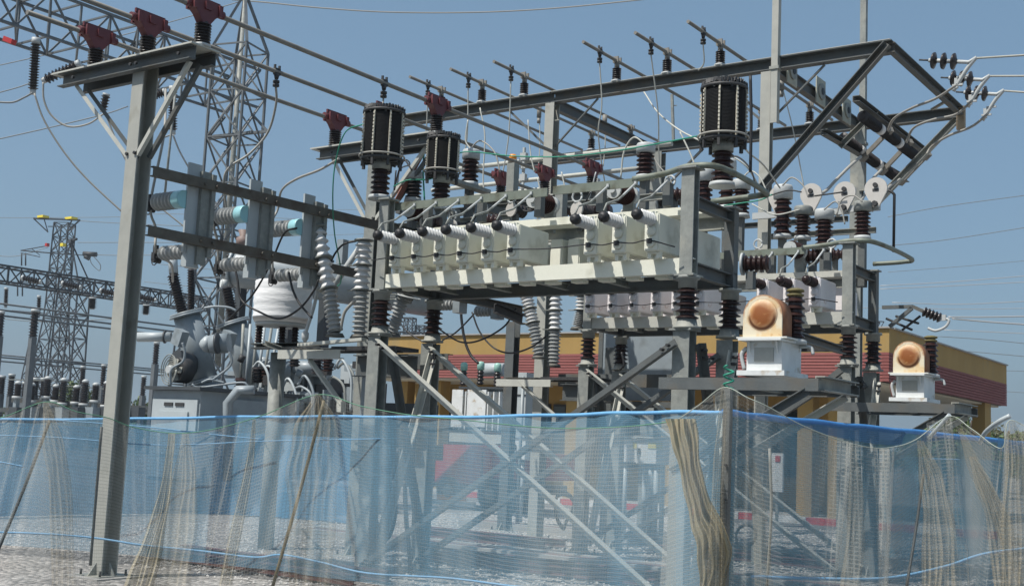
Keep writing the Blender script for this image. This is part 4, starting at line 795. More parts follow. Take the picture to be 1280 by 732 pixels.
# light pipes and small items behind the near rack top
for i, (a, b_, y, lab) in enumerate((((565,212),(840,183),18.5,'light horizontal pipe behind the coils, upper of three'),((540,238),(800,205),19.5,'light horizontal pipe behind the coils, middle of three'),((590,245),(705,232),20.5,'light horizontal pipe behind the coils, lowest of three'))):
    p0 = at(*a,y=y); p1 = at(*b_,y=y); p1.z = p0.z; part('bus_pipe', MB().tube([p0,p0.lerp(p1,.5),p1],.045,10), GALVL, None, lab, None, 'bus pipe', 'light pipes behind the coils')
for i,(px,py,y) in enumerate(((654,222,19.4),(655,196,18.4),(741,212,18.4),(745,228,19.4))):
    p = at(px,py,y=y); t = thing('pipe_clamp', tuple(p), ['bolted post clamp on the middle light pipe left of the light column','bolted clamp on the upper light pipe left of the light column','bolted clamp on the upper light pipe right of the light column','bolted post clamp on the middle light pipe right of the light column'][i], 'clamp', 'clamps on the light pipes'); part('body', MB().box(p,(.13,.09,.14)).cyl(p-V((0,0,.3)),p,.03,n=8).box(p-V((0,0,.2)),(.12,.05,.06)).box(p+V((.0,0,.13)),(.04,.05,.1)), CEMENT, t)
p = at(641,200,y=17.8); t = thing('warning_beacon', tuple(p), 'small orange warning lamp on a dark post behind the middle coil', 'lamp'); part('lens', MB().lathe([(.07,0),(.075,.05),(.06,.1),(.02,.11)],p,n=14), ORNG, t); part('collar', MB().cyl(p-V((0,0,.06)),p,.09,n=14), GALV, t); part('post', MB().box(p-V((0,0,.6)),(.13,.13,1.0)), DARK, t)
part('angle_brace', MB().bar(at(525,192,y=13.2),at(489,259,y=12.6),.09,.09,'L'), SLATE, None, 'reddish-brown angle brace between the left and middle coils', None, 'steel brace')
part('pale_pole', MB().cyl(at(484,258,y=13.5),at(418,356,y=12.6),.045), CEMENT, None, 'pale slanting pole behind the green cable left of the near rack', None, 'pole')
# cables hanging below near rack, left of centre
for i, (pts, y, r_) in enumerate((([(550,412),(575,427),(600,425),(630,408),(645,385)],14.5,.014),([(590,390),(600,415),(618,435),(640,441),(665,433),(685,418)],15,.014),([(553,425),(570,415),(590,395),(607,375)],15.5,.014),([(576,380),(577,400),(581,425),(588,443),(598,454)],16,.024),([(495,392),(505,410),(525,425),(545,430)],16,.014),([(777,440),(780,455),(775,462)],16,.02))):
    wire(['black cable sagging below the near rack left of centre','black cable sagging low towards the leaning arrester','black cable rising right below the near rack','thick black cable dropping to the green-bushing transformer','black cable sagging below the left end of the near rack','short black hose beside the rear left far insulator'][i], spline([at(*q,y=y) for q in pts]), r_, BLACK)
# rod bushings hanging below the near rack (left of centre)
t = thing('lower_rail', tuple(at(600,372,y=14.5)), 'dark rail below the near rack carrying two hanging plates and ribbed bushings', 'rail')
part('rail', MB().bar(at(555,367,x=-10.2),at(655,388,x=-10.2),.08,.12,'C'), RUSTY, t); part('rail', MB().bar(at(620,385,x=-10.0),at(655,400,x=-10.0),.08,.14,'C'), DARK, t)
for px, py in ((575,380),(622,388)): q = at(px,py,x=-10.3); part('plate', MB().box(q,(.12,.18,.26)), TRG, t); part('bushing', MB().lathe(sheds(5,.3,.055,.085), q+V((-.1,0,0)), (-1,0,0), 14), GRYP, t)

# ================================================================== GREEN-BUSHING TRANSFORMER, CABINETS
p = at(605,545,y=22); t = thing('small_transformer', (p.x,22,.9), 'white-finned transformer with three pale green bushings at centre behind the braces', 'transformer')
def q3(px, py): return at(px,py,y=22)
a, b_ = q3(572,484), q3(632,540); 
part('tank', MB().box(((a.x+b_.x)/2+.15,22.5,(a.z+b_.z)/2),(b_.x-a.x,.7,a.z-b_.z)), TRG, t); part('lid', MB().box(((a.x+b_.x)/2+.15,22.45,a.z),(b_.x-a.x+.2,.95,.05)), TRGD, t)
for k in range(9):
    xx = a.x+(b_.x-a.x)*(k+.3)/9; 
    part('radiator_fin', bmb(MB().box((xx,22.0,(a.z+b_.z)/2-.03),(.02,.3,a.z-b_.z-.12))) if False else MB().box((xx,22.0,(a.z+b_.z)/2-.03),(.03,.3,a.z-b_.z-.12)), WHITE, t)
for k,(l,r_) in enumerate(((571,582),(590,611))): pa, pb = q3(l,487), q3(r_,534); part('radiator_panel', MB().box(((pa.x+pb.x)/2,21.85,(pa.z+pb.z)/2),(pb.x-pa.x,.03,pa.z-pb.z)), WHITE, t)
for px, py in ((580,455),(601,454),(622,456)):
    q = at(px,py+6,y=22.3); part('bushing', MB().lathe([(.05,0),(.085,.02),(.085,.16),(.06,.2),(.02,.21)], q-V((0,0,.05)), n=14), GREENB, t); wstack(t, q-V((0,0,.38)), q-V((0,0,.05)), 4, .09, BLK)
part('expansion_vessel', MB().cyl(at(604,462,y=22.9),at(632,462,y=22.9),.16,n=18), TRGL, t); part('ground_frame', MB().box(((a.x+b_.x)/2,22.3,b_.z-.16),(1.6,.8,.2)), GALVL, t)
pz = at(650,582,y=18.9)
def cabinet(px0,px1,py0,py1,y,lab,plate,pipes):
    a, b_ = at(px0,py0,y=y), at(px1,py1,y=y); t = thing('switch_cabinet', ((a.x+b_.x)/2,y,0), lab, 'cabinet', 'white switch cabinets behind the net')
    part('body', MB().box(((a.x+b_.x)/2,y+.15,(a.z+b_.z)/2),(b_.x-a.x,.3,a.z-b_.z)), WHITE, t); part('door', MB().box(((a.x+b_.x)/2,y-.01,(a.z+b_.z)/2),(b_.x-a.x-.03,.02,a.z-b_.z-.03)), WHITE, t)
    part('handle', MB().box((a.x+.08,y-.04,(a.z+b_.z)/2),(.03,.04,.1)), DARK, t); part('roof', MB().box(((a.x+b_.x)/2,y+.12,a.z+.02),(b_.x-a.x+.08,.42,.03)), GALVL, t)
    if plate: part('notice', MB().box(((a.x+b_.x)/2+.08,y-.025,a.z-.13),((b_.x-a.x)*.45,.008,.12)), mat('yellow_notice',(.6,.52,.15),.6), t)
    for q in pipes: c = at(q,600,y=y+.1); part('conduit', MB().cyl((c.x,y+.1,.0),(c.x,y+.1,b_.z),.05,n=10), TRGL, t)
cabinet(642,663,543,575,20.5,'small white cabinet left of the two lettered ones, behind the net',False,(652,))
cabinet(772,829,547,580,20.5,'white cabinet with yellow notice behind the net, left of the right one',True,(781,))
cabinet(796,834,547,581,20.3,'white cabinet with yellow notice and many conduits behind the net',True,(806,813,820,828))
cabinet(866,884,550,572,20.3,'narrow white cabinet peeking right of the front right rack column',False,(872,))
# hoses coiled at the foot of a post
t = part('hose_coil', MB().tube([at(704,640,y=18)+V((.17*math.cos(a)+.02*math.sin(3*a),.08*math.sin(2*a),.30*math.sin(a)+.02*k)) for k in range(4) for a in [2*math.pi*i/18 for i in range(18)]],.018,6), BLACK, None, 'black hose coil hanging low behind the braces at centre', None, 'hose')
t = part('hose_coil', MB().tube([at(932,684,y=15)+V((.14*math.cos(a),.05*math.sin(a),.14*math.sin(a)+.15+.005*k)) for k in range(3) for a in [2*math.pi*i/18 for i in range(18)]],.016,6), BLACK, None, 'black hose ring on the gravel right of the front right column', None, 'hose')
# cables and boxes hanging below the arrester bracket, left of centre behind net
t = thing('cable_bundle', tuple(at(490,640,y=12)), 'bundle of dark cables dropping from a box behind the net at the left rack columns', 'cables')
for k, pts in enumerate((([(498,560),(488,610),(478,650),(468,690)]),([(492,600),(494,640),(487,668),(478,672),(470,650)]),([(506,600),(508,650),(512,690),(514,730)]))): part('cable', MB().tube(spline([at(*q,y=12.0) for q in pts]),.03), TRGD, t)
part('box', MB().box(at(500,555,y=12.6),(.95,.4,1.1)), TRGD, t)
for z_ in (1.5,1.0): 
    q = at(463,555 if z_ > 1.2 else 592,y=11.15); part('clamp_angle', MB().box(q,(.42,.1,.03)).box(q+V((.22,.02,-.12)),(.12,.06,.26)), GALV, t)
# ================================================================== POWER TRANSFORMER AT LEFT
WP = 26.0
def P(px, py, w_=WP): return at(px, py, w=w_)
def S(px, w_=WP): return px*w_/FOC
base = P(285,560); pt = thing('power_transformer', (base.x,base.y,.5), 'large grey power transformer with slanted round turrets, cabinet and fan behind the tall left post', 'power transformer')
def turret(b, t_, r, lab=None):
    b, t_ = V(b), V(t_); d = t_-b
    o = part('turret', MB().lathe([(r*1.0,0),(r*.93,d.length)], b, d, 36), TRG, pt)
    for q in (0,1): 
        c = b if q == 0 else t_; part('flange', MB().lathe([(r*1.22,0),(r*1.22,.04)], c-d.normalized()*.03, d, 36).lathe([(r*1.14,.04),(r*1.14,.09)], c-d.normalized()*.03, d, 36), TRG, pt)
    return d.normalized()
R1 = S(17.5)
d = turret(P(255,476), P(233,393), R1); turret(P(318,486,27.5), P(291,404,27.5), R1*1.08); 
part('turret_foot', MB().lathe([(R1*1.18,-.25),(R1*1.12,.12)], P(256,484), V((0,0,1)), 32), TRG, pt)
def hv(a, b_, n, r, m=BLK, nm='high_voltage_bushing'):
    a, b_ = V(a), V(b_); o = part(nm, MB().lathe(sheds(n,(b_-a).length,r*.68,r), a, b_-a, 18), m, pt); return o
hv(P(228,392), P(216,343), 15, S(8.0)); hv(P(239,388,26.6), P(239,336,26.6), 16, S(5.5)); part('bushing_top', MB().lathe([(S(9),0),(S(9),.06),(.03,.1),(.03,.35)], P(239,335,27), n=16), CEMENT, pt)
hv(P(292,402,27.5), P(283,358,27.5), 13, S(8.5)); part('bushing_top', MB().lathe([(.1,0),(.1,.3),(.04,.4)], P(217,342), (-.2,0,1), 14), TRGL, pt)
part('side_pipe', MB().cyl(P(214,421), P(172,421), S(6)), TRGL, pt); part('side_pipe_joint', MB().cyl(P(207,421), P(205,421), S(8)), TRGD, pt)
part('relay_box', MB().box(P(225,422,25.4),(.27,.2,.34),(V((.94,0,-.34)),V((0,1,0)),V((.34,0,.94)))), TRG, pt); part('relay_box', MB().box(P(285,424,26.4),(.27,.2,.36),(V((.94,0,-.34)),V((0,1,0)),V((.34,0,.94)))), TRG, pt)
part('round_valve', MB().lathe([(S(11),0),(S(12),.15),(S(12),.4)], P(263,430,25.2), (.8,.5,.1), 24), TRG, pt); part('valve_dome', MB().lathe([(S(11),0),(S(9.5),.12),(S(5),.2),(.01,.24)], P(263,430,25.2), (-.8,-.5,0), 24), TRGL, pt)
part('valve_face', MB().lathe([(S(12.5),0),(S(12.5),.05)], P(270,429,24.9), (.8,.5,.1), 24), TRGD, pt)
# cabinet
ca = P(190,484,25); cb = P(240,600,25); 
def pbox(pl, pr_, pt_, pb, w0, depth, m, nm, ex=0):
    a, b_ = at(pl,pt_,w=w0), at(pr_,pb,w=w0); y = (a.y+b_.y)/2; a = at(pl,pt_,y=y); b_ = at(pr_,pb,y=y); zb = b_.z
    return part(nm, MB().box(((a.x+b_.x)/2,y+depth/2,(a.z+zb)/2),(b_.x-a.x,depth,a.z-zb)), m, pt), a, b_, y
_, a, b_, yy = pbox(192,243,487,604,24,2.6,TRGD if False else TRG,'control_cabinet')
part('cabinet_door', MB().box(((a.x+b_.x)/2,yy-.02,(a.z+b_.z)/2-.05),(b_.x-a.x-.1,.04,a.z-b_.z-.25)), TRGL, pt)
part('door_panel', MB().box(((a.x+b_.x)/2+.0,yy-.06,a.z-.85),((b_.x-a.x)*.62,.04,.85)), TRGL, pt)
for k in (-.17,.17): part('label_plate', MB().box(((a.x+b_.x)/2+k,yy-.05,a.z-.28),(.26,.02,.07)), DARK, pt)
part('cabinet_roof', MB().box(((a.x+b_.x)/2,yy+1.3,a.z+.04),(b_.x-a.x+.25,2.9,.07)), TRGD, pt)
part('hatch', MB().box((b_.x+.04,yy+1.2,a.z-.35),(.08,1.0,.45)), TRG, pt)
# fan with guard rings
fc = P(217,462,24.6); fr = S(15,24.6)
for k in range(7): part('fan_guard_ring', MB().tube([fc+V((fr*(k+1)/7*math.cos(q),-.0-.02*k,fr*(k+1)/7*math.sin(q)*1.25)) for q in [2*math.pi*i/24 for i in range(25)]],.012,5), GALV, pt)
part('fan_drum', MB().lathe([(fr*1.05,0),(fr*1.05,.3)], fc+V((0,.05,0)), (0,1,0), 28), DARK, pt); part('fan_hub', MB().lathe([(.1,0),(.08,.1)], fc+V((0,-.05,0)),(0,-1,0),14), CEMENT, pt)
for k in range(5): q = k*1.256; part('fan_blade', MB().box(fc+V((fr*.5*math.cos(q),.03,fr*.55*math.sin(q))),(fr*.8,.02,.13),(V((math.cos(q),0,math.sin(q))),V((0,1,0)),V((-math.sin(q),.3,math.cos(q))).normalized())), GALV, pt)
part('fan_drum', MB().lathe([(fr*1.25,0),(fr*1.25,.3)], P(222,455,25.6), (0,1,0), 28), TRGD, pt)
# conduits and pipes bending round the cabinet
for k, pts in enumerate((((213,482),(214,462),(228,452),(231,440),(228,428)),((252,478),(262,474),(272,476),(280,478)),((240,480),(250,484),(300,478),(310,482)),((255,385),(268,383),(285,384),(295,388)),((265,475),(285,460),(290,450),(286,440)))): part('conduit', MB().tube(spline([P(*q,24.3) for q in pts]),.025,7), TRG, pt)
part('large_conduit', MB().tube([P(285,600,23.5),P(285,503,23.5),P(298,487,23.5),P(318,487,23.5)],.10,4), TRG, pt)
# tank body with clutter
_, a, b_, y2 = pbox(300,388,470,600,27.5,2.4,TRGD,'main_tank')
for k in range(14): xx = a.x+.2+(b_.x-a.x-.3)*k/13; part('stiffener', MB().box((xx,y2-.08,(a.z+b_.z)/2),(.07,.16,a.z-b_.z)), TRG, pt)
part('top_rail', MB().box(((a.x+b_.x)/2,y2-.1,a.z+.05),(b_.x-a.x+.2,.4,.1)), TRG, pt)
for k,(px,py,rr_,L) in enumerate(((345,462,.3,2.2),(385,459,.2,1.6),(378,495,.16,1.4))): part('oil_pipe', MB().cyl(P(px-18,py,26.6),P(px+20,py+2,26.6),rr_*.8,n=18), TRG, pt)
for k in range(34):
    px = 300+(k*37 % 150); py = 452+(k*23 % 60); ww = 25.8+.06*k
    part('fitting', MB().box(P(px,py,ww),(.1+.4*random.random(),.15,.08+.35*random.random())) if k % 3 else MB().cyl(P(px,py,ww),P(px+4,py-8,ww),.07+.05*(k%3),n=10), random.choice([TRG,TRGD,TRGL,DARK,TRG]), pt)
for k in range(9):
    px = 305+random.random()*140; py = 455+random.random()*40; q = P(px,py,26); part('pipe_run', MB().tube(spline([q,q+V((.2,0,.25*random.random())),q+V((.5,0,-.2)),q+V((.55,0,-.9))]),.03,6), random.choice([TRG,TRGL,GALV]), pt)
for k,(px,py) in enumerate(((322,466),(333,466),(396,455),(410,452),(368,446),(300,480))): hv(P(px,py+12,26),P(px,py-8,26),5,.13,RBRN if k % 2 else BLK,'low_voltage_bushing')
for k in range(6): part('strut', MB().tube([P(300+k*7,484,26),P(292+k*9+12,405,26.4)],.035,5), TRGL if k%2 else GALV, pt)
# conservator drum
part('conservator', MB().lathe([(S(23,29),0),(S(24,29),.1),(S(24,29),5.0)], P(296,335,29), (.9,.42,-.12), 36), TRG, pt)
cd = V((.9,.42,-.12)).normalized(); cc = P(296,335,29)
part('conservator_end', MB().lathe([(S(26,29),-.06),(S(26,29),.0)], cc, cd, 36), TRGL, pt); 
for k in range(20): q = 2*math.pi*k/20; X = cd.orthogonal().normalized(); Y = cd.cross(X); part('bolt', MB().cyl(cc-cd*.12+X*(S(24.5,29)*math.cos(q))+Y*(S(24.5,29)*math.sin(q)),cc-cd*.05+X*(S(24.5,29)*math.cos(q))+Y*(S(24.5,29)*math.sin(q)),.035,n=6), DARK, pt)
part('gauge', MB().lathe([(S(6,28.6),0),(S(6,28.6),.12)], P(283,355,28.6), (-.5,-1,0), 24), CEMENT, pt); part('gauge_face', MB().lathe([(S(4.6,28.6),.12),(S(4.6,28.6),.14)], P(283,355,28.6), (-.5,-1,0), 24), WHITE, pt)
part('conservator_stand', MB().box(P(300,380,29.5),(.2,.2,2.2)).box(P(405,400,29.5),(.22,.22,3)).box(P(362,385,30),(.2,.2,2.5)), TRGD, pt)
part('top_valve', MB().lathe([(.18,0),(.18,.2),(.1,.25),(.15,.4)], P(304,308,29), n=12), mat('dull_bronze',(.2,.14,.12),.6), pt)
part('plinth', MB().box((base.x+.3,base.y+.9,.25),(4.4,3.6,.5)), CONC, pt)

# ================================================================== LATTICE STRUCTURES
def lattice(name, base, h, w0, w1, n, mw, m, lab, cat='lattice tower', grp=None, legs=True, single=True, waist=None, ang=.25, cap=0.):
    """four-legged braced tower; each brace its own part when single"""
    b = V(base); t = thing(name, tuple(b), lab, cat, grp)
    def wd(z): 
        if waist: return (w0+(waist[1]-w0)*z/waist[0]) if z < waist[0] else (waist[1]+(w1-waist[1])*(z-waist[0])/(h-waist[0]))
        return w0+(w1-w0)*z/h
    X, Y = V((math.cos(ang),math.sin(ang),0)), V((-math.sin(ang),math.cos(ang),0))
    def cn(i, z): s_ = [(-1,-1),(1,-1),(1,1),(-1,1)][i % 4]; q = wd(z)/2; return b+X*s_[0]*q+Y*s_[1]*q+V((0,0,z))
    zs = [0]; 
    while zs[-1] < h-1e-3: zs.append(min(h, zs[-1]+max(wd(zs[-1])*1.0, h/n)))
    for i in range(4):
        mb = MB()
        for a, c in zip(zs[:-1], zs[1:]): mb.bar(cn(i,a),cn(i,c),mw*1.5,mw*1.5,'L' if single else 'box',t=.02)
        part('leg', mb, m, t)
    allb = MB()
    for a, c in zip(zs[:-1], zs[1:]):
        for i in range(4):
            for p0, p1 in ((cn(i,a),cn(i+1,c)),(cn(i+1,a),cn(i,c)),(cn(i,c),cn(i+1,c))):
                if single: part('brace', MB().bar(p0,p1,mw,mw), m, t)
                else: allb.bar(p0,p1,mw,mw)
    if not single: part('bracing', allb, m, t, kind='stuff')
    return t, cn, wd
def truss(name, A, B, wy, hz, n, mw, m, lab, single=True, cat='lattice beam', grp=None):
    """square truss from A to B (lower near chord), width wy across, height hz"""
    A, B = V(A), V(B); d = (B-A).normalized(); s_ = d.cross(V((0,0,1))).normalized()*wy; u = V((0,0,hz))
    t = thing(name, tuple(A), lab, cat, grp)
    for o in (V((0,0,0)), s_, u, s_+u): part('chord', MB().bar(A+o,B+o,mw*1.5,mw*1.5), m, t)
    allb = MB()
    for k in range(n):
        p, q = A.lerp(B,k/n), A.lerp(B,(k+1)/n); c = p.lerp(q,.5)
        L = [(p,p+u),(p+s_,p+s_+u),(p,q+u) if k%2 else (p+u,q),(p+s_,q+s_+u) if k%2 else (p+s_+u,q+s_),(p,q+s_),(p+u,q+s_+u),(p,p+s_),(p+u,p+u+s_)]
        for a, b_ in L:
            if single: part('brace', MB().bar(a,b_,mw,mw), m, t)
            else: allb.bar(a,b_,mw,mw)
    if not single: part('bracing', allb, m, t, kind='stuff')
    return t
WT = 46.0
tb = at(291,200,w=WT); tb.z = 0
t1, cn, wd = lattice('lattice_tower', tb, 16.3, 1.6, 1.5, 9, .055, LAT, 'tall grey lattice tower behind the near bus pipes with a narrow mast top', ang=.25, waist=(11.5,1.5))
# pointed head
hd = tb+V((0,0,11.8))
top = tb+V((.0,0,18.6))
part('mast', MB().cyl(tb+V((0,0,4)),top,.13,.08), GALV, t1)
for i in range(4):
    part('head_leg', MB().bar(cn(i,16.3),top,.10,.10), LAT, t1)
# wide foot of the head (cross frame)
for q in ((-1.6,0),(1.6,.2)): part('outrigger', MB().bar(tb+V((q[0],q[1],12.9)),tb+V((-q[0]*.6,-q[1],12.9)),.1,.1).bar(tb+V((q[0],q[1],12.9)),tb+V((q[0]*.4,q[1],13.7)),.08,.08), LAT, t1)
# truss that comes from the upper left to the tower
ta = at(228,113,w=WT+1); xT = tb.x-1.0
A0 = at(-40,12,x=ta.x); B0 = at(322,138,x=ta.x); B0.z = A0.z
truss('lattice_beam', (ta.x,A0.y-2,A0.z-.0), (ta.x,B0.y,A0.z), -1.9, 1.6, 12, .065, LAT, 'big lattice beam crossing the upper left corner towards the large tower')
# hanging and strain insulators at upper left
def sint(a, b_, n, r, lab, m=BLK, grp='long dark insulators under the upper left lattice beam', nm='hanging_insulator'):
    a, b_ = V(a), V(b_); t = thing(nm, tuple(a), lab, 'insulator', grp); d = b_-a
    part('shed_stack', MB().lathe(sheds(n,d.length*.86,r*.6,r), a+d*.07, d, 14), m, t); part('fitting', MB().cyl(a-d*.04,a+d*.08,r*.8,n=12).cyl(a+d*.92,a+d*1.02,r*.6,n=12), CEMENT, t); return t
sint(at(45,50,w=38),at(41,117,w=38),17,.16,'long vertical dark insulator hanging from the upper left lattice beam')
sint(at(99,80,w=38),at(54,101,w=38),9,.17,'dark insulator slanting down left, behind the T-shaped post arm')
sint(at(216,110,w=44),at(216,167,w=44),15,.17,'vertical dark insulator hanging right of the tall left post')
sint(at(206,115,w=44),at(186,122,w=44),6,.17,'short dark insulator just right of the tall left post under its brace')
sint(at(133,118,w=40),at(128,140,w=40),5,.15,'small dark insulator seen below the left brace of the T-shaped post')
part('red_tag', MB().box(at(12,51,w=38),(.4,.2,.16),(V((.9,.2,-.35)).normalized(),V((-.2,.97,0)),V((.35,0,.93)).normalized())), REDC, None, 'small red plate on the lattice beam at the left edge', None, 'plate')
part('rod', MB().tube([at(220,108,w=30),at(204,262,w=30)],.03,6), GALV, None, 'thin grey vertical rod right of the tall left post', None, 'pole')
def ln(lab, pts, w_, r=.02, m=WIRE, nm='overhead_wire', grp='overhead wires', n=8):
    if not isinstance(w_, (list,tuple)): w_ = [w_]*len(pts)
    wire(lab, spline([at(p[0],p[1],w=q) for p, q in zip(pts,w_)], n), r, m, nm, 'wire', grp)
ln('curving wire from the long hanging insulator down right to the tall left post', [(43,117),(55,150),(80,190),(110,225),(155,267)], 36, .028, CBL)
ln('looped jumper from the slanting insulator under the T-post brace', [(54,103),(55,125),(65,145),(85,158),(110,155),(130,142)], 37, .03, CBL)
ln('short dark jumper leaving the picture at left from the long insulator', [(41,116),(30,122),(15,128),(-10,127)], 37, .03)
ln('wire crossing at upper left behind the braces', [(-20,178),(60,160),(130,143),(160,133)], 60, .03)
ln('wire at the left edge rising to the long insulator', [(-20,121),(20,110),(38,104)], 60, .03)
ln('faint wire crossing near the top left behind the beam', [(-20,86),(60,68),(150,45),(240,20),(300,2)], 70, .03)
ln('wire from tower insulator down right to the bushing panel', [(133,145),(145,175),(160,205),(185,245),(245,295)], 30, .02, CBL)
ln('thin wire from the hanging insulator down to the bushing panel', [(216,168),(225,190),(242,220)], 42, .03)
ln('short jumper right of the tall left post', [(216,168),(205,172),(190,182)], 42, .03)
# long dipping wire across the top
ln('very thin wire sagging across the top of the picture', [(290,0),(330,3),(400,10),(490,15.5),(600,15.5),(700,10),(820,-2)], 90, .05, CBL)
# truss at left horizon with strings
tA, tB = at(-25,347,w=85), at(222,388,w=85)
xx = tA.x; A1 = at(-25,347,w=85); B1 = at(262,395,x=A1.x); B1.z = A1.z
truss('lattice_beam', A1, B1, -1.6, 1.15, 20, .08, LATF, 'long dark lattice beam crossing the left background below the far tower', True)
for i, (px, py, L) in enumerate(((8,360,22),(49,370,24),(116,372,13),(183,381,11))):
    sint(at(px,py,w=84),at(px-1,py+L*1.1,w=84),8,.17 if i < 2 else .3,['left','second','third','right'][i]+'-hand insulator string hanging under the far left lattice beam', BLK, 'hanging strings of the far lattice beam')
for i, (px, py) in enumerate(((28,347),(78,354),(126,363),(172,370))):
    sint(at(px,py,w=82),at(px+23,py+5,w=82),7,.22,['leftmost','second from left','third from left','rightmost'][i]+' level string lying along the far left lattice beam', BLK, 'level strings of the far lattice beam')
# far towers
fb = at(70,400,w=150); fb.z = 0
t2, cn2, _ = lattice('far_lattice_tower', fb, 26.4, 4.6, 1.9, 14, .09, LATF, 'distant lattice tower with yellow crown panels and side arms at left', single=True, waist=(15,2.1), ang=.5)
cr_ = [at(42,273,w=150), at(100,275,w=150), at(60,290,w=150), at(83,290,w=150)]
part('crown_arm', MB().bar(cr_[0],cr_[1],.2,.2).bar(cr_[0],cr_[2],.15,.15).bar(cr_[1],cr_[3],.15,.15).bar(at(55,273,w=150),cr_[2],.12,.12).bar(at(90,275,w=150),cr_[3],.12,.12).bar(at(60,283,w=150),at(90,283,w=150),.1,.1), LATF, t2)
part('yellow_panel', MB().box(at(54,271,w=150),(1.2,.9,.28)), YLW, t2); part('yellow_panel', MB().box(at(89,273,w=150),(1.4,.9,.28)), YLW, t2); part('yellow_panel', MB().box(at(79,306,w=150),(.6,.5,.4)), YLW, t2)
part('red_panel', MB().box(at(59,306,w=150),(.4,.4,.4)), REDC, t2)
part('side_arm', MB().bar(at(26,313,w=150),at(85,318,w=150),.14,.14).bar(at(26,313,w=150),at(60,307,w=150),.1,.1).bar(at(26,316,w=150),at(50,321,w=150),.1,.1).bar(at(40,311,w=150),at(50,319,w=150),.08,.08), LATF, t2)
part('side_arm', MB().bar(at(82,317,w=150),at(105,319,w=150),.1,.1), LATF, t2)
for k in (27,32): part('string', MB().cyl(at(k,316,w=150),at(k,332,w=150),.10,n=6), LATF, t2)
for k in (22,28): part('string', MB().cyl(at(k,352,w=150),at(k,370,w=150),.10,n=6), LATF, t2)
part('side_arm', MB().bar(at(22,352,w=150),at(62,356,w=150),.12,.12), LATF, t2); part('side_arm', MB().bar(at(15,388,w=150),at(58,392,w=150),.12,.12), LATF, t2)
fb3 = at(89,400,w=110); fb3.z = 0
t3, cn3, _ = lattice('far_lattice_tower', fb3, at(90,352,w=110).z, 2.4, 2.0, 12, .08, LATF, 'dark lattice tower with a short pointed mast in front of the yellow-crowned one', single=True, ang=.4)
pk = at(89,302,w=110)
for i in range(4): part('head_leg', MB().bar(cn3(i,at(90,352,w=110).z), pk+V((0,0,0)),.1,.1), LATF, t3)
part('mast_head', MB().box(pk,(.5,.4,.3)).cyl(pk+V((.2,0,.1)),pk+V((.8,0,.2)),.12,n=8), LATF, t3)
fb4 = at(230,560,w=95); fb4.z = 0
lattice('far_lattice_tower', fb4, at(222,370,w=95).z, 2.6, 1.6, 10, .08, LATF, 'lattice tower ending the far left beam, behind the grey turret', single=True, ang=.3)
fb5 = at(33,545,w=140); fb5.z = 0
lattice('far_lattice_tower', fb5, at(33,430,w=140).z, 2.6, 1.0, 8, .07, LATF, 'small faint lattice mast low at left beside the bus posts', single=False, ang=.1)
for i, (pts, w_) in enumerate((([(-20,272),(60,272),(150,271),(190,268)],180),([(100,276),(150,279),(240,283)],180),([(97,303),(200,303),(330,303)],170),([(105,318),(170,319),(300,316)],170),([(60,309),(20,320),(-20,318)],180),([(115,318),(125,330),(124,338),(115,330),(112,322)],150),([(0,398),(60,402),(150,398)],150))):
    ln('thin wire strung from the distant yellow-crowned tower, '+['to the left edge','upper right span','lower right span','span at arm height','left span at arm height','small jumper loop at the arm','low span'][i], pts, w_, .05 if i else .04, WIRE, 'overhead_wire', 'wires of the distant tower')
part('string', MB().cyl(at(104,317,w=148),at(121,318,w=148),.3,n=8).cyl(at(106,320,w=148),at(112,323,w=148),.3,n=8), DARK, None, 'short black strain string right of the distant tower arm', None, 'insulator')
# ------------------------------------------------------------------ background switchyard, left
for i, (ya, yb) in enumerate(((379,401),(387,408),(394,413))):
    a = at(-25,ya-3,w=70); b_ = at(225,yb+8,x=a.x); b_.z = a.z
    part('bus_pipe', MB().cyl(a,b_,.06,n=8), LAT, None, ['upper','middle','lower'][i]+' of three far bus pipes crossing behind the tall left post', None, 'bus pipe', 'far left bus pipes')
for i, (ya, yb) in enumerate(((444,458),(447,462),(452,468))):
    a = at(-25,ya-3,w=80); b_ = at(205,yb,x=a.x); b_.z = a.z
    part('bus_pipe', MB().cyl(a,b_,.05,n=8), LAT, None, ['upper','middle','lower'][i]+' of three lower far bus pipes at left', None, 'bus pipe', 'lower far left bus pipes')
posts = [(2,392,420,452,.1,65),(44,390,421,520,.12,62),(104,460,480,505,.1,80),(130,458,482,510,.1,80),(137,470,490,515,.1,75),(196,430,455,520,.1,70),(180,472,494,512,.1,80),(3,472,492,510,.12,75),(15,470,494,508,.12,75),(45,475,494,508,.12,75),(55,475,494,508,.12,75),(31,480,495,510,.1,78)]
for i, (px, y0, y1, y2, r, w_) in enumerate(posts):
    a, b_, = at(px,y0,w=w_), at(px-3,y1,w=w_); b_.x, b_.y = a.x, a.y
    t = thing('far_post', (a.x,a.y,0), ['dark insulator post at the far left edge with a yellow tag','tall grey post with long dark insulator near the left edge','dark insulator post left of the small tree','dark insulator post before the small tree','dark insulator post touching the tall left post','tall dark post between tall left post and cabinet','short dark insulator post by the cabinet edge','low dark post at the far left edge','low dark post second from the left edge','low dark post left of the leaning net tip','low dark post at the leaning net tip','slim low post between the first low posts'][i], 'insulator post', 'insulator posts in the far left yard')
    part('insulator', MB().lathe(sheds(8,a.z-b_.z,r*1.3,r*2.0), b_, (0,0,1), 10), BLK, t); part('post', MB().box((a.x,a.y,b_.z/2),(.3,.3,b_.z)), LAT, t); part('head', MB().lathe([(r*1.8,0),(r*1.8,.15)], a, n=8), CEMENT, t)
t = thing('circuit_breaker_row', tuple(at(95,520,w=72)), 'row of dark switchgear columns with pale caps on steel stools, low at left', 'switchgear')
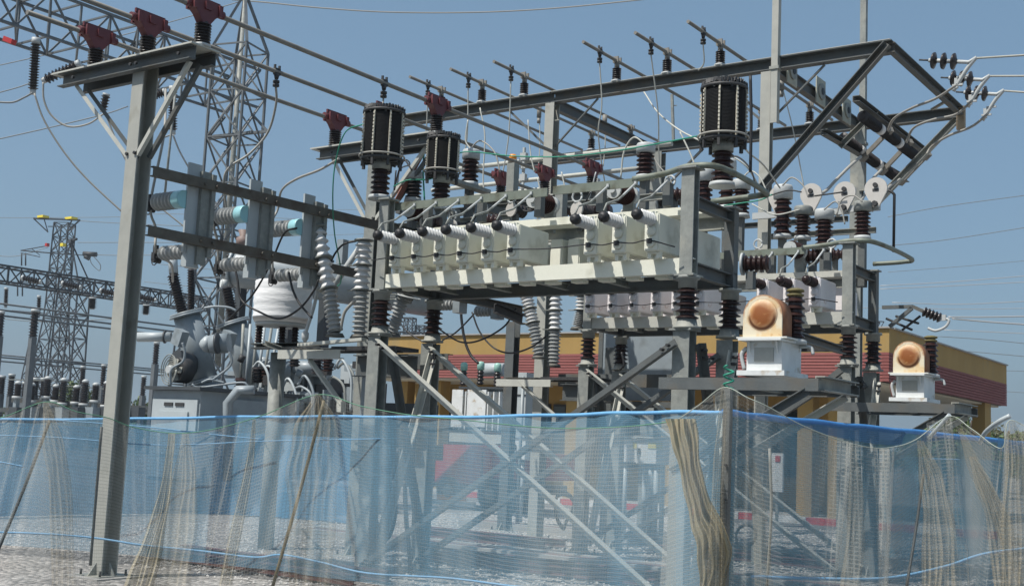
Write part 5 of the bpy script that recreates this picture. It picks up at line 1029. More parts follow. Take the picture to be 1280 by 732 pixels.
for k, (px, y0, y1) in enumerate(((80,476,503),(107,478,504),(134,480,506),(60,474,495),(23,480,495),(120,482,500),(150,484,505),(96,485,502),(40,482,500),(70,484,500))):
    a, b_ = at(px,y0,w=72), at(px,y1,w=72); b_.x, b_.y = a.x, a.y
    part('column', MB().lathe(sheds(9,a.z-b_.z,.17,.26), b_, n=12), BLK, t); part('pale_cap', MB().lathe([(.2,0),(.22,.1),(.1,.2)], a, n=12), CEMENT, t); part('pale_base', MB().lathe([(.3,-.15),(.3,0)], b_, n=12), CEMENT, t); part('stool', MB().box((b_.x,b_.y,b_.z/2-.1),(.25,.25,b_.z)), TRG, t)
for k,(a,b_) in enumerate((((15,500),(190,510)),((0,512),(200,515)),((10,474),(80,476)),((60,480),(160,488)))): part('girder', MB().bar(at(*a,w=73),at(*b_,w=73),.2,.25 if k < 2 else .06), GALVD if k<2 else GALV, t)
for k in range(9): part('drive_box', MB().box(at(20+k*19,516,w=71.5),(.8,.5,.7)), TRG if k % 2 else TRGD, t)
# distant masts seen below the near rack
for i, (px, y0, y1) in enumerate(((505,395,432),(520,405,430))):
    fbx = at(px,540,w=130); fbx.z = 0
    lattice('far_lattice_tower', fbx, at(px,y0,w=130).z, 1.4, 1.0, 20, .06, LATF, ['faint far lattice mast under the left end of the near rack','second faint far lattice mast under the near rack'][i], single=False)
a, b_ = at(498,424,w=120), at(580,424,w=120); truss('lattice_beam', a, V((b_.x,b_.y,a.z)), -1.2, .8, 14, .06, LATF, 'faint far lattice beam just above the ochre fascia at left', False)
a, b_ = at(990,410,w=90), at(1105,405,w=90); truss('lattice_beam', a, V((b_.x,b_.y,a.z)), -1.0, .8, 16, .05, LATF, 'faint far lattice beam just above the ochre fascia at right', False)

# ================================================================== BUILDING
YB = 30.0; XB = -9.55; XL = -27.2; YE = 42.4
bd = thing('control_building', ((XB+XL)/2,36,0), 'low building with a deep ochre and red fascia on ochre columns behind the racks', 'building')
z0, z1, z2 = 3.60, 4.24, 4.95    # soffit, seam, top
zm = at(1111,440,y=YB).z
part('ochre_fascia', MB().box(((XB+XL)/2,YB+.1,(zm+z2)/2),(XB-XL,.2,z2-zm)), YEL, bd); part('ochre_fascia', MB().box((XB-.1,(YB+YE)/2+.1,(zm+z2)/2),(.2,YE-YB-.2,z2-zm)), YEL, bd)
part('parapet_cap', MB().box(((XB+XL)/2,YB+.08,z2+.02),(XB-XL+.1,.3,.04)), CONC, bd); part('parapet_cap', MB().box((XB-.08,(YB+YE)/2+.1,z2+.02),(.3,YE-YB-.3,.04)), CONC, bd)
nc = 9; hh = (zm-z0)/nc
for k in range(nc):
    zc = z0+hh*(k+.5); tilt = .012
    part('red_course', MB().prism([(-tilt,-hh/2+.012),(.16,-hh/2+.012),(.16,hh/2),(0,hh/2)],(XL,YB,zc),(XB+.0,YB,zc),V((0,1,0)),V((0,0,1))), REDT, bd)
    part('red_course', MB().prism([(tilt,-hh/2+.012),(-.16,-hh/2+.012),(-.16,hh/2),(0,hh/2)],(XB,YB-.03,zc),(XB,YE,zc),V((1,0,0)),V((0,0,1))), REDT, bd)
part('fascia_backing', MB().box(((XB+XL)/2,YB+.22,(z0+zm)/2),(XB-XL-.3,.1,zm-z0)).box((XB-.2,(YB+YE)/2,(z0+zm)/2),(.1,YE-YB-.3,zm-z0)), DARK, bd)
part('soffit', MB().box(((XB+XL)/2-.1,(YB+YE)/2,z0-.02),(XB-XL-.3,YE-YB-.1,.06)), mat('soffit_render',(.5,.46,.36),.9), bd)
part('roof', MB().box(((XB+XL)/2-.1,(YB+YE)/2+.1,z1+.3),(XB-XL-.5,YE-YB-.5,.1)), CONC, bd)
for px, wd_ in ((1010,.42),(1046,.3),(720,.5),(905,.3),(838,.35),(548,.35)): 
    x = at(px,560,y=YB+.9).x; part('column', MB().box((x,YB+.9,z0/2),(wd_,.5,z0)), YEL, bd)
xx_ = at(1229,530,x=XB-.3); part('column', MB().box((XB-.35,xx_.y,z0/2),(.4,.75,z0)), YEL, bd)
yw = YB+2.6
part('wall', MB().box(((XB+XL)/2-1,yw+.12,z0/2),(XB-XL-2,.2,z0)), YEL, bd)
for k in range(15):
    xw = XL+.9+k*1.12
    if xw > XB-2.4: break
    fr = part('window', MB().box((xw,yw-.02,2.0),(1.0,.06,1.9)), DARK, bd); part('pane', MB().box((xw-.24,yw-.06,2.0),(.43,.02,1.75)), GLASS, fr) if False else inst('pane', MB().box((xw-.24,yw-.06,2.0),(.43,.02,1.75)).mesh('pane',GLASS,ORG[bd.name]), fr); inst('pane', MB().box((xw+.24,yw-.06,2.0),(.43,.02,1.75)).mesh('pane',GLASS,ORG[bd.name]), fr)
x = at(617,510,y=yw-.1).x; part('shutter', MB().box((x,yw-.12,2.1),(.75,.05,2.4)), WOODSH, bd)
for k in range(16): part('shutter_slat', MB().box((x,yw-.15,1.0+k*.145),(.72,.02,.06)), WOODSH, bd)
for k in (500,530): x = at(k,480,y=YB+1).x; part('column', MB().box((x,YB+1.4,z0/2),(.35,.4,z0)), YEL, bd)
# notice boards and kerb in front
t = thing('notice_board', tuple(at(972,600,y=27)), 'pale notice board with a small red sign by the building, behind the net at right', 'notice board'); a = at(972,590,y=27); part('board', MB().box((a.x,27,a.z),(.28,.08,.9)), WHITE, t); part('red_sign', MB().box((a.x+.02,26.95,a.z+.32),(.12,.02,.14)), REDC, t); part('leg', MB().box((a.x,27,a.z/2),(.06,.06,a.z)), GALV, t)
k = 0
for x in np.arange(-22,-7.2,.9):
    part('kerb_block', MB().box((x+.45,28.9,.075),(.88,.2,.18)), WHITE if k % 2 else REDC, None, f'{"white" if k%2 else "red"} painted kerb block before the building, {ORD[k]} from left', None, 'kerb', 'red and white kerb blocks'); k += 1
# red truck behind, seen through the net
tp = at(600,640,z=0); ty = tp.y+.6
t = thing('parked_truck', (at(600,600,y=ty).x,ty,0), 'red truck parked behind the gravel, seen through the net at centre left', 'truck')
def TQ(px, py): return at(px,py,y=ty)
a, b_ = TQ(556,563), TQ(588,600); part('cab', MB().prism([(0,0),(1.5,0),(1.5,.95),(.25,.95),(0,.5)],(a.x-.3,ty,b_.z-.1),(a.x-.3,ty+1.8,b_.z-.1),V((1,0,0)),V((0,0,1))), REDP, t)
a, b_ = TQ(592,563), TQ(660,600); part('cargo_box', MB().box(((a.x+b_.x)/2+.2,ty+.9,(a.z+b_.z)/2),(b_.x-a.x,1.8,a.z-b_.z)), REDP, t)
for k in range(4): part('side_rib', MB().box((a.x+.25+k*.35,ty-.02,(a.z+b_.z)/2),(.04,.05,a.z-b_.z)), REDP, t)
zc = b_.z-.1
part('chassis', MB().box((a.x,ty+.9,zc-.12),(3.6,1.2,.2)), DARK, t); part('orange_stripe', MB().box((TQ(575,0).x if False else TQ(565,622).x,ty-.02,TQ(565,622).z),(.9,.03,.12)), ORNG, t); part('bumper', MB().box((TQ(565,628).x,ty,TQ(565,628).z),(1.4,.1,.12)), WHITE, t)
part('cab_window', MB().box((a.x-1.25,ty-.012,b_.z+.55),(.6,.02,.35)), GLASS, t)
for px in (560,612,650): c = TQ(px,624); w_ = part('wheel', MB().lathe([(.2,0),(.38,.02),(.4,.1),(.38,.26),(.2,.28)],(c.x,ty-.02,.4),(0,1,0),24), BLACK, t); inst('rim', MB().lathe([(.18,-.01),(.05,-.03)],(c.x,ty-.02,.4),(0,1,0),16).mesh('rim',GALV,ORG[t.name]), w_)
# ================================================================== VEGETATION
def leafmat(nm, c1, c2):
    m = mat(nm, c1, .6, 0, c2, 3, .6); b = m.node_tree.nodes['Principled BSDF']; b.inputs['Subsurface Weight'].default_value = 0; return m
LF = leafmat('tree_leaves', (.045,.085,.022), (.10,.14,.04)); LF2 = leafmat('dry_leaves', (.10,.11,.055), (.16,.15,.08))
def leaves(c, R, n, size, m_, clumps=22):
    cs = rng.normal(size=(clumps,3)); cs /= np.linalg.norm(cs,axis=1)[:,None]; cs *= rng.uniform(.35,1,(clumps,1)); cs *= R
    cr__ = rng.uniform(.2,.42,clumps)*min(R)
    k = rng.integers(0,clumps,n); p = rng.normal(size=(n,3)); p /= np.linalg.norm(p,axis=1)[:,None]; p *= (rng.uniform(0,1,(n,1))**.4)*cr__[k][:,None]; p = p+cs[k]+np.array(c)
    d = rng.normal(size=(n,3)); d /= np.linalg.norm(d,axis=1)[:,None]; e = np.cross(d, rng.normal(size=(n,3))); e /= np.linalg.norm(e,axis=1)[:,None]
    s_ = size*rng.uniform(.6,1.3,(n,1)); vs = np.stack([p-d*s_, p+e*s_*.5, p+d*s_, p-e*s_*.5],1).reshape(-1,3)
    mb = MB(); mb.v = [tuple(q) for q in vs]; mb.f = [(4*i,4*i+1,4*i+2,4*i+3) for i in range(n)]; mb.sm = [False]*n; return mb
def tree(px, py_top, py_base, w_, rx, lab, n=2600, size=.11, m_=None, grp='trees in the background'):
    top = at(px,py_top,w=w_); b = V((top.x,top.y,0)); h = top.z
    t = thing('tree', tuple(b), lab, 'tree', grp)
    part('trunk', MB().tube(spline([b, b+V((.05,0,h*.3)), b+V((-.08,.05,h*.6))]), .05*h**.8*.6+.04, 8), BARK, t)
    for k in range(5):
        a = k*1.3; part('limb', MB().tube(spline([b+V((0,0,h*.35)), b+V((math.cos(a)*rx*.4,math.sin(a)*rx*.4,h*.55)), b+V((math.cos(a)*rx*.7,math.sin(a)*rx*.7,h*.8))],4),.03*h*.4+.02,6), BARK, t)
    part('crown', leaves((b.x,b.y,h*.62), (rx,rx,h*.38), n, size, m_ or LF), m_ or LF, t)
tree(112,472,540,95,2.2,'leafy tree behind the small switchgear left of the tall post',3000,.16)
tree(170,490,540,90,1.8,'low green bush behind the tall left post',1500,.16)
tree(1185,522,560,62,1.9,'green tree seen under the soffit left of the end column',2600,.12)
tree(1208,503,560,60,1.6,'green tree between the platform and the building end column',2400,.12)
tree(1160,540,560,60,1.2,'low green bush left of the tree under the soffit',1200,.1)
tree(1150,545,560,66,1.6,'bush seen behind the farther transformer',1200,.1)
tree(1250,520,570,70,2.6,'bushy dry-tipped tree right of the end column',2800,.11,LF2)
tree(1240,528,575,58,1.5,'low green tree just right of the end column',1600,.1)
tree(135,484,540,100,2.0,'small dark tree between the far dark posts',1500,.14)
tree(225,505,540,100,2.4,'dark scrub behind the grey cabinet',1300,.16)
tree(1278,535,575,68,2.2,'green tree at the right edge',2200,.12)
tree(660,510,560,48,1.2,'green shrub glimpsed between posts at left centre',900,.1)
hedge = leaves((0,0,0),(1,1,1),10,.1,LF)
mb = MB(); 
for k in range(22): 
    px = -30+k*66; c = at(px,552+px*.02,w=150); l = leaves((c.x,c.y,1.6+.8*random.random()),(5.5,2.5,2.2),900,.35,LF,14); b0 = len(mb.v); mb.v += l.v; mb.f += [tuple(i+b0 for i in f) for f in l.f]; mb.sm += l.sm
part('distant_hedge', mb, LF, None, 'dark green belt of distant scrub along the horizon', 'stuff', 'vegetation')
# ================================================================== GROUND
def gravel():
    m = bpy.data.materials.new('pale_gravel'); m.use_nodes = True; n = m.node_tree; L = n.links; b = n.nodes['Principled BSDF']; b.inputs['Roughness'].default_value = .95
    tc = n.nodes.new('ShaderNodeTexCoord'); vo = n.nodes.new('ShaderNodeTexVoronoi'); vo.inputs['Scale'].default_value = 14; L.new(tc.outputs['Object'], vo.inputs[0])
    no = n.nodes.new('ShaderNodeTexNoise'); no.inputs['Scale'].default_value = .35; no.inputs['Detail'].default_value = 8; L.new(tc.outputs['Object'], no.inputs[0])
    r = n.nodes.new('ShaderNodeValToRGB'); e = r.color_ramp.elements; e[0].color = (.15,.145,.14,1); e[1].color = (.48,.465,.44,1); L.new(vo.outputs['Color'], r.inputs[0])
    mx = n.nodes.new('ShaderNodeMix'); mx.data_type = 'RGBA'; mx.blend_type = 'MULTIPLY'; mx.inputs[0].default_value = .5
    r2 = n.nodes.new('ShaderNodeValToRGB'); r2.color_ramp.elements[0].position = .35; r2.color_ramp.elements[1].position = .65; r2.color_ramp.elements[0].color = (.55,.5,.45,1); L.new(no.outputs[0], r2.inputs[0])
    L.new(r.outputs[0], mx.inputs[6]); L.new(r2.outputs[0], mx.inputs[7]); L.new(mx.outputs[2], b.inputs['Base Color'])
    bm = n.nodes.new('ShaderNodeBump'); bm.inputs['Strength'].default_value = 1; bm.inputs['Distance'].default_value = .05; bm.invert = True; L.new(vo.outputs['Distance'], bm.inputs['Height']); L.new(bm.outputs[0], b.inputs['Normal'])
    return m
GR = gravel()
gd = MB(); gd.add([(-1200,-90,0),(1200,-90,0),(1200,1400,0),(-1200,1400,0)],[(0,1,2,3)]); part('ground', gd, GR, None, None, 'structure')
vr = MB().add([(-80,-60,.004),(80,-60,.004),(80,6.6,.004),(-80,6.6,.004)],[(0,1,2,3)]); part('unseen_dark_ground', vr, mat('bounce_damping_dark',(.05,.05,.05),.9,0,(.075,.073,.07),2,.6,.3,40), None, None, 'structure')  # dark ground sheet added out of view to cut light bouncing off the gravel
N = 26000; px_, py_ = rng.uniform(-17,-3,N), rng.uniform(9.5,27,N); s_ = rng.uniform(.012,.032,N)
ov = np.array([(1,0,0),(-1,0,0),(0,1,0),(0,-1,0),(0,0,1),(0,0,-1)],float); of = [(0,2,4),(2,1,4),(1,3,4),(3,0,4)]
vs = ov[None]*s_[:,None,None]*rng.uniform(.6,1.3,(N,6,1)); vs[:,:,2] *= .7; th = rng.uniform(0,6.28,N); c_, n_ = np.cos(th)[:,None], np.sin(th)[:,None]
X_ = vs[:,:,0]*c_-vs[:,:,1]*n_+px_[:,None]; Y_ = vs[:,:,0]*n_+vs[:,:,1]*c_+py_[:,None]; Z_ = vs[:,:,2]+.008
me = bpy.data.meshes.new('gravel_stones'); me.from_pydata(np.stack([X_,Y_,Z_],2).reshape(-1,3).tolist(), [], [tuple(6*i+q for q in f) for i in range(N) for f in of]); 
STN = mat('gravel_stone', (.58,.56,.52), .9, 0, (.30,.29,.28), 1.7, .6); me.materials.append(STN)
o = link(bpy.data.objects.new('gravel_stones', me)); tagp(o, 'loose pale crushed stone spread between the steel columns', 'gravel', None, 'stuff')
# road before the building and a concrete service trench with kerbs
rd = MB().add([(-60,27.2,.004),(-5,27.2,.004),(-5,28.8,.004),(-60,28.8,.004)],[(0,1,2,3)]); part('service_road', rd, mat('worn_asphalt',(.12,.12,.118),.9,0,(.17,.165,.16),2,.6,.3,40), None, None, 'structure')
pv = MB().box((-17,30.8,.03),(22,3.6,.12)); part('pavement', pv, CONC, None, None, 'structure')
for i, (a, b_, h) in enumerate((((-14.5,19.1),(-4.0,19.1),.14),((-14.5,14.6),(-4,14.6),.12))):
    for dy in (0,.5):
        part('trench_wall', MB().box(((a[0]+b_[0])/2,a[1]+dy,h/2),(b_[0]-a[0],.14,h)), CONC, None, None, 'structure')
    part('trench_cover', MB().box(((a[0]+b_[0])/2,a[1]+.25,h*.45),(b_[0]-a[0],.34,h*.85)), mat('reddish_trench_cover',(.2,.12,.11),.85,0,(.14,.09,.085),4,.6), None, None, 'structure')
for i, (x0, x1, y) in enumerate(((-10.8,-7.2,13.2),(-12.8,-9.2,10.2),(-9.4,-6,17.6),(-13.5,-10.6,16.2))):
    t = part('ground_rail', MB().bar((x0,y,.09),(x1,y,.09),.1,.12,'I').bar((x0,y+.6,.09),(x1,y+.6,.09),.1,.12,'I').box((x0+.4,y+.3,.1),(.12,.6,.1)).box((x1-.5,y+.3,.1),(.12,.6,.1)), mat('reddish_primer_steel',(.16,.07,.065),.75,0,(.11,.06,.055),5,.6), None, ['pair of reddish steel rails lying on the gravel between the near and far racks','pair of reddish steel rails on the gravel at the foot of the left posts','pair of reddish steel rails on the gravel under the far rack','pair of reddish steel rails on the gravel left of the far rack'][i], None, 'steel rails', 'reddish rails on the gravel')
for c in ((-11.5,8.61),(-10.02,11.3),(-5.75,11.3),(-10.02,12.35),(-5.75,12.35)):
    pass
# ================================================================== NETS
def sheet(name, tops, bots, nu, nv, fold, m, lab, ucell=1., grp=None, seed=0, droop=None, cat='net', folds=None, zig=0):
    """cloth hung between a top line and a bottom line; real pleats push it to and fro"""
    r_ = np.random.default_rng(seed)
    T = spline(tops, 24) if droop is None else spline(tops, 24); B = spline(bots, 24)
    def samp(P, t): q = t*(len(P)-1); i = min(int(q), len(P)-2); return P[i].lerp(P[i+1], q-i)
    vs = []; uv = []; L = sum((T[i+1]-T[i]).length for i in range(len(T)-1))
    ph = r_.uniform(0,6.28,6); fr = r_.uniform(.8,1.3,6)
    for j in range(nv+1):
        v = j/nv
        for i in range(nu+1):
            u = i/nu; a, b_ = samp(T,u), samp(B,u); p = a.lerp(b_, v); d = (samp(T,min(1,u+.01))-samp(T,max(0,u-.01))); d.z = 0
            nrm = V((-d.y,d.x,0)).normalized(); dd = d.normalized(); s = u*L
            f_ = fold*(.35+.65*v)*(math.sin(s*3.1*fr[0]+ph[0]+v*1.3)*.5+math.sin(s*7.3*fr[1]+ph[1]-v*1.1)*.32+math.sin(s*17*fr[2]+ph[2]+v*.8)*.07+math.sin(s*31*fr[3]+ph[3])*.02)
            side = 0
            if folds:
                for (uc, wd_, am) in folds:
                    g = math.exp(-((u-uc)/wd_)**2); f_ += am*g*math.sin(s*46+3*v)*(1.1-.6*v); side += 0
            p = p+nrm*f_ ; vs.append(p); uv.append((s, v*(a-b_).length))
    fs = [(j*(nu+1)+i,j*(nu+1)+i+1,(j+1)*(nu+1)+i+1,(j+1)*(nu+1)+i) for j in range(nv) for i in range(nu)]
    mb = MB().add(vs, fs, True); o = part(name, mb, m, None, lab, None, cat, grp)
    ul = o.data.uv_layers.new(name='UVMap')
    idx = np.empty(len(o.data.loops), dtype=np.int32); o.data.loops.foreach_get('vertex_index', idx); ul.data.foreach_set('uv', np.array(uv, dtype=np.float32)[idx].ravel())
    return o
# blue shade net: hung on a pole line, from behind the tall left post to the corner post and away to the right
BT = [(-60,524,15.6),(140,523.5,14.9),(290,521,14.2),(430,520.5,13.4),(560,521,12.4),(700,518.5,11.2),(800,515.5,10.3),(905,515,9.4)]
top = [at(a,b_,w=c) for a,b_,c in BT]; bot = [V((p.x,p.y,.12)) for p in top]
blue = sheet('blue_net', top, bot, 260, 26, .07, NETB, 'translucent blue shade net fence across the left and middle foreground', seed=3, grp='blue nets')
BT2 = [(905,515,9.4),(950,521,10.0),(1020,528,11.0),(1090,535,12.0),(1165,542,13.0),(1250,551,14.2),(1330,560,15.5)]
top2 = [at(a,b_,w=c) for a,b_,c in BT2]; bot2 = [V((p.x,p.y,.12)) for p in top2]
sheet('blue_net', top2, bot2, 150, 26, .08, NETB2, 'translucent blue shade net fence from the corner post away to the right', seed=8, grp='blue nets')
def rail_roll(P, r, lab, m=BLUEP): 
    part('rolled_edge', MB().tube([q+V((0,0,.004*math.sin(i*.7))) for i,q in enumerate(spline(P,10))], r, 8), m, None, lab, None, 'net edge', 'blue rolled net edges')
rail_roll(top, .017, 'blue rolled top edge of the net from the left edge to the corner post', mat('light_blue_net_roll',(.10,.30,.55),.7,0,(.18,.42,.66),9,.6)); rail_roll(top2, .03, 'dark blue rolled top edge of the net right of the corner post')
# darker doubled blue strip at the top right
ts = [at(a,b_,w=c) for a,b_,c in ((985,526,10.4),(1060,533,11.4),(1120,538,12.3),(1170,543,13.1),(1215,548,13.8))]; tb_ = [at(a,b_,w=c) for a,b_,c in ((985,528,10.4),(1060,549,11.4),(1120,556,12.3),(1170,550,13.1),(1215,553,13.8))]
NETD = net_mat('doubled_blue_net', (.06,.19,.36), .72, 55, 55)
sheet('blue_net_strip', ts, tb_, 60, 6, .03, NETD, 'darker doubled strip of blue net sagging at the top right', seed=5, grp='blue net strips')
ts = [at(a,b_,w=13.4) for a,b_ in ((1247,546),(1262,549),(1285,553))]; tb_ = [at(a,b_,w=13.4) for a,b_ in ((1247,562),(1262,566),(1285,570))]
sheet('blue_net_strip', ts, tb_, 20, 4, .01, NETD, 'small dark blue net patch near the right edge', seed=6, grp='blue net strips')
# farther blue sheets standing on the ground behind the posts
def farsheet(P, z1_, m, lab, seed):
    b_ = [at(a,c,z=0) for a,c in P]; t_ = [V((q.x,q.y,z1_)) for q in b_]; b_ = [V((q.x,q.y,.02)) for q in b_]
    return sheet('blue_sheet', t_, b_, 160, 14, .09, m, lab, seed=seed, grp='farther blue sheets')
farsheet([(-60,648),(60,645),(200,643),(330,646),(432,655)], 1.62, net_mat('blue_back_sheet', (.12,.33,.56), .70, 55, 55), 'blue sheet fence farther back behind the tall left post, standing on pale gravel', 31)
farsheet([(1102,706),(1180,708),(1230,706),(1262,700)], 1.75, net_mat('teal_back_sheet', (.14,.38,.50), .68, 55, 55), 'teal-blue sheet farther back behind the right net', 33)
# blue ropes
for i, (pts, r) in enumerate((([(-20,664,12.5),(60,667,12.4),(120,672,12.3),(180,681,12.1),(250,688,12),(317,696,11.9),(352,693,11.6),(400,702,11.3),(460,716,11),(560,722,10.6),(640,732,10.2),(700,738,10)],.011),([(-20,543,14),(80,547,13.8),(200,556,13.6),(330,551,13.4),(480,548,13)],.007),([(60,524,14.4),(180,533,14.2),(250,541,14),(330,549,13.8)],.007),([(940,720,8.6),(1030,723,9),(1110,722,9.4),(1180,708,9.8),(1230,692,10.2),(1290,684,10.6)],.013),([(0,577,13),(30,583,13)],.01),([(1165,573,12.4),(1200,574,12.6)],.005))):
    wire(['blue rope along the foot of the net from the left edge to centre','thin blue line across the net below its top edge','second thin blue line crossing under the top edge at left','blue rope at the foot of the net at right','short bright blue rope end at the left edge','pale blue thread near the top right of the net'][i], spline([at(a,b_,w=c) for a,b_,c in pts]), r, mat('blue_rope',(.14,.30,.46),.7), 'rope', 'rope', 'blue ropes')
# pale fishing net hung on slanting poles in front
PK = [(-60,530,10.5),(0,522,10.3),(57,502,10.2),(95,514,10.2),(135,522,10.3),(165,533,10.4),(215,541,10.4),(262,537,10.3),(325,520,10.1),(397,493,10.0),(450,507,9.8),(510,518,9.6),(575,524,9.4),(640,531,9.2),(700,535,9.0),(780,533,8.8),(845,526,8.6)]
top = [at(a,b_,w=c) for a,b_,c in PK]; bot = [V((p.x*1.0,p.y-.25*math.sin(i),.02)) for i,p in enumerate(top)]
sheet('pale_net', top, bot, 420, 30, .10, NETW, 'pale fine-meshed net draped on slanting poles along the left foreground', seed=11, grp='pale nets', folds=[(.1,.02,.05),(.34,.035,.06),(.47,.02,.05),(.56,.03,.07),(.66,.015,.04)])
PK2 = [(845,526,8.6),(875,505,8.4),(905,484,8.3),(935,497,8.2),(960,508,8.2),(1000,530,8.3),(1045,548,8.5),(1082,558,8.7),(1112,559,8.9),(1145,549,9.2),(1186,520,9.6),(1215,536,9.5),(1252,560,9.3),(1262,525,9.3),(1300,545,9.3)]
top = [at(a,b_,w=c) for a,b_,c in PK2]; bot = [V((p.x+.15*math.sin(i*2),p.y-.2*math.cos(i),.02)) for i,p in enumerate(top)]
sheet('pale_net', top, bot, 420, 30, .12, NETW, 'pale fine-meshed net draped from the corner post in deep sags along the right foreground', seed=21, grp='pale nets', folds=[(.2,.03,.05),(.45,.03,.06),(.55,.03,.06),(.7,.03,.08),(.9,.05,.08)])
wire('green cord threaded along the top hem of the pale net at left', spline([at(a,b_,w=c-.02) for a,b_,c in PK]), .004, mat('green_cord',(.09,.24,.15),.6), 'hem_cord', 'cord', 'hem cords')
wire('green-grey cord threaded along the top hem of the pale net at right', spline([at(a,b_,w=c-.02) for a,b_,c in PK2]), .0035, mat('grey_cord',(.38,.42,.36),.6), 'hem_cord', 'cord', 'hem cords')
# bunched tan folds of netting
def bunch(cols, lab, n=7, r=.02, seed=0, m=NETT):
    """gathered cloth: a narrow sheet with deep pleats; cols = [(px,py,w,halfwidth px)]"""
    L = [at(a-h,b_,w=c) for a,b_,c,h in cols]; R_ = [at(a+h,b_,w=c) for a,b_,c,h in cols]
    Ls, Rs = spline(L,8), spline(R_,8); nu = 60; vs = []; uv = []; r_ = np.random.default_rng(seed)
    for j, (a, b_) in enumerate(zip(Ls,Rs)):
        wd_ = (b_-a).length; dr_ = (a-CAM).normalized()
        for i in range(nu+1):
            u = i/nu; p = a.lerp(b_,u); dpt = min(.05,wd_*.3); p = p + V((dr_.x,dr_.y,0))*dpt*(math.sin(u*n*6.28+j*.09+1.3*math.sin(u*4+seed))*.5+.5*math.sin(u*3*6.28+1+j*.04)) + (b_-a)*(.03*math.sin(j*.6+u*5)); vs.append(p); uv.append((u*wd_*3, j*.06))
    fs = [(j*(nu+1)+i,j*(nu+1)+i+1,(j+1)*(nu+1)+i+1,(j+1)*(nu+1)+i) for j in range(len(Ls)-1) for i in range(nu)]
    o = part('net_bunch', MB().add(vs,fs,True), m, None, lab, None, 'net', 'gathered tan net folds'); ul = o.data.uv_layers.new(name='UVMap')
    idx = np.empty(len(o.data.loops), dtype=np.int32); o.data.loops.foreach_get('vertex_index', idx); ul.data.foreach_set('uv', np.array(uv,dtype=np.float32)[idx].ravel()); return o
bunch([(851,523,8.5,20),(858,560,8.45,16),(866,600,8.4,14),(878,640,8.35,18),(890,672,8.3,22),(893,705,8.3,20),(888,740,8.3,14)], 'thick twisted tan bunch of netting hanging left of the corner post', 5, seed=2)
NTT2 = net_mat('thin_tan_net', (.47,.41,.27), .42, 45, 45); NTT3 = net_mat('faint_tan_net', (.55,.47,.32), .24, 45, 45)
bunch([(903,480,8.25,2),(904,510,8.25,5),(900,560,8.25,7),(897,620,8.25,8),(895,740,8.25,12)], 'thin tan fold of netting straight down the corner post', 5, seed=4, m=NTT3)
bunch([(215,541,10.2,5),(212,570,10.1,5),(205,620,10,8),(190,680,9.9,14),(172,740,9.8,20)], 'tan gathered fold sweeping down left beside the tall left post', 6, seed=5, m=NTT2)
bunch([(232,541,10.2,4),(230,600,10.1,16),(222,660,10,24),(208,740,9.9,30)], 'second faint tan fold right of the tall left post', 6, seed=6, m=NTT3)
bunch([(397,492,9.95,3),(396,530,9.9,26),(393,580,9.9,34),(390,640,9.85,30),(388,740,9.8,26)], 'pale tan fold falling from the net peak left of the near rack', 6, seed=7, m=NTT3)
bunch([(57,502,10.1,3),(68,560,10,14),(76,620,10,14),(80,740,9.9,16)], 'faint tan fold below the net peak at the left edge', 5, seed=8, m=NTT3)
bunch([(935,560,8.4,4),(945,610,8.4,9),(952,670,8.4,10),(955,740,8.4,12)], 'slim tan fold right of the corner post', 4, seed=9, m=NTT3)
bunch([(1066,556,8.6,3),(1070,620,8.6,10),(1068,690,8.6,12),(1062,740,8.6,14)], 'slim tan fold below the deep sag of the right net', 4, seed=10, m=NTT3)
bunch([(1150,550,9.1,4),(1165,600,9.0,16),(1174,660,8.9,20),(1176,740,8.8,26)], 'broad pale fold under the right net, left of the bent pole', 6, seed=12, m=NTT3)
bunch([(1215,570,9.3,4),(1232,610,9.2,12),(1250,660,9.1,16),(1262,740,9.0,20)], 'tan slanting fold right of the broad pale fold', 6, seed=15, m=NTT3)
bunch([(1200,535,9.4,3),(1222,590,9.3,10),(1252,650,9.2,12),(1285,730,9.1,14)], 'thin tan fold sweeping down right to the corner', 5, seed=16, m=NTT3)
bunch([(318,524,10.0,2),(312,580,10,5),(300,640,9.95,7),(280,740,9.9,9)], 'thin pale fold between the tan fold and the bamboo pole', 4, seed=17, m=NTT2)
bunch([(1264,525,9.2,3),(1272,560,9.2,14),(1276,620,9.1,22),(1278,740,9,30)], 'pale fold hanging at the right edge', 5, seed=13, m=NTT3)
# poles
def pole(pts, r, lab, m, nm='net_pole'): return part(nm, MB().tube(spline([at(a,b_,w=c) for a,b_,c in pts],4), r, 8), m, None, lab, None, 'pole', 'poles of the nets')
BAM = mat('bamboo', (.22,.18,.10), .6, 0, (.15,.125,.08), 6, .5)
pole([(62,525,10.3),(30,610,10.1),(-8,700,9.9)], .014, 'grey slanting pole behind the net at the left edge', GALVD)
pole([(127,533,11),(120,620,11),(113,706,11)], .013, 'thin dark upright pole behind the net left of the tall post', GALVD)
pole([(405,500,10.1),(376,610,10.0),(340,735,9.8)], .014, 'slanting bamboo pole under the net peak left of the near rack', BAM)
pole([(1225,553,13.5),(1232,540,13.2),(1248,527,12.9),(1263,519,12.8)], .026, 'bent pale pipe over the right end of the net', TRGL)
pole([(1161,547,9.8),(1172,535,9.7),(1187,518,9.6)], .017, 'short slanting pipe tip at the second net peak', TRGL)
pole([(1154,592,9.3),(1145,660,9.2),(1132,740,9.0)], .011, 'thin slanting pole behind the right net', GALVD)
pole([(962,560,9.2),(964,640,9.2),(958,740,9.2)], .012, 'slim grey upright pipe right of the corner post', GALV)
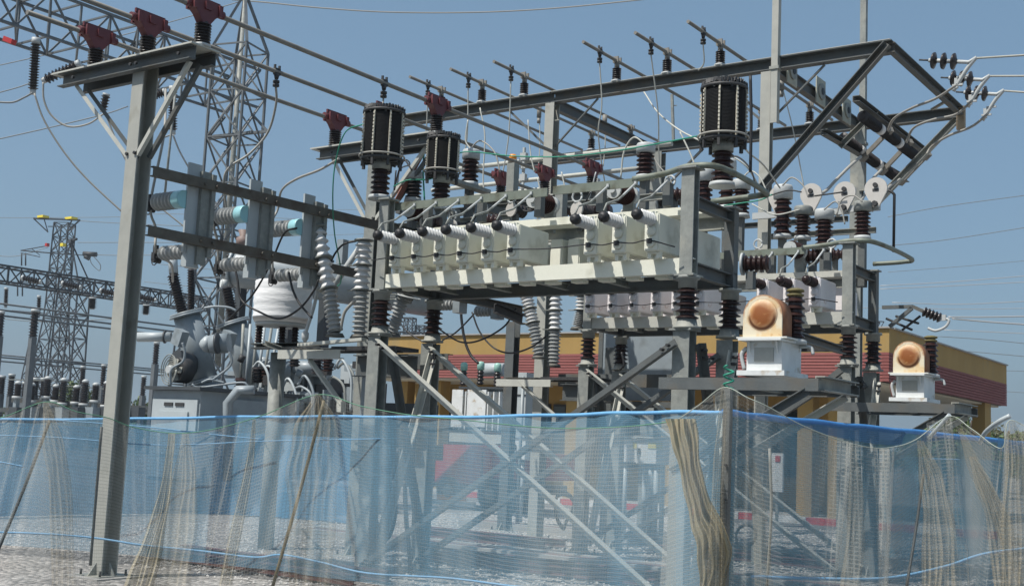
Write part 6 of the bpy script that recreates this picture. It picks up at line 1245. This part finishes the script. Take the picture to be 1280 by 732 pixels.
cpp = at(908,600,w=8.6); t = thing('corner_post', (cpp.x,cpp.y,0), 'grey angle-iron corner post where the two nets meet', 'post', 'poles of the nets'); part('angle', MB().bar((cpp.x,cpp.y,0),(cpp.x,cpp.y,at(908,484,w=8.6).z),.05,.05,'L',t=.008), GALVD, t); part('tie', MB().tube([(cpp.x+.035*math.cos(a),cpp.y+.035*math.sin(a),at(908,486,w=8.6).z+.01*a) for a in [k*.6 for k in range(30)]],.008,5), GCBL, t)
for k in range(5): part('bolt', MB().cyl((cpp.x+.01,cpp.y-.05,.6+k*.25),(cpp.x+.01,cpp.y-.03,.6+k*.25),.01,n=6), DARK, t)
# overhead wires at right
for i, (pts, w_, r, m_) in enumerate((([(1110,271),(1180,258),(1290,243)],200,.06,WIRE),([(1100,308),(1180,300),(1290,283)],200,.06,WIRE),([(1100,357),(1190,352),(1290,344)],160,.05,WIREL),([(1100,361),(1190,357),(1290,352)],160,.05,WIREL),([(1185,396),(1230,396),(1290,395)],60,.035,WIREL),([(1190,398),(1235,402),(1290,406)],60,.04,WIREL),([(1115,378),(1200,380),(1290,376)],120,.04,WIREL),([(1060,384),(1200,386),(1290,385)],120,.03,WIREL),([(1170,420),(1230,424),(1290,430)],140,.04,WIRE),([(1200,438),(1290,446)],140,.04,WIRE),([(1220,462),(1290,464)],140,.03,WIRE),([(1240,488),(1290,491)],140,.03,WIRE),([(1110,340),(1200,333),(1290,325)],200,.04,WIRE),([(1180,412),(1290,417)],120,.04,WIREL),
    ([(480,332),(400,348),(330,352)],180,.04,WIRE),([(200,330),(280,338),(460,352)],180,.04,WIRE),([(180,352),(260,360),(300,362)],180,.04,WIRE),([(420,262),(470,262)],180,.03,WIRE),([(180,268),(240,268),(470,278)],180,.04,WIRE),([(180,290),(300,296),(470,292)],180,.03,WIRE))):
    ln(f'thin distant wire {"at right" if i < 14 else "at left"}, at the height {["of the loop end pole, upper","of the loop end pole, lower","above the small arm, upper","above the small arm, lower","of the small strain clamp","just under the small strain clamp","of the small arm","just below the small arm","of the ochre fascia top, upper","of the ochre fascia top, middle","of the ochre fascia end","lowest near the fascia end","midway above the small arm","below the small strain clamp","left of the near rack, sloping","crossing behind the bushing panels, low","behind the lowest bushings","beside the green cable","of the aqua bushings","between the two rails"][i]}', pts, w_, r, m_)

# dry-season haze over the whole yard
hb = MB().box((0,700,20),(2600,1600,42)); hm_ = bpy.data.materials.new('dry_haze'); hm_.use_nodes = True; hn = hm_.node_tree; hn.nodes.clear()
pvn = hn.nodes.new('ShaderNodeVolumePrincipled'); pvn.inputs['Density'].default_value = .0005; pvn.inputs['Color'].default_value = (.80,.9,.97,1); pvn.inputs['Anisotropy'].default_value = .3
ho = hn.nodes.new('ShaderNodeOutputMaterial'); hn.links.new(pvn.outputs[0], ho.inputs['Volume'])
part('haze', hb, hm_, None, 'thin pale dry-season haze lying over the whole yard', 'stuff', 'haze')
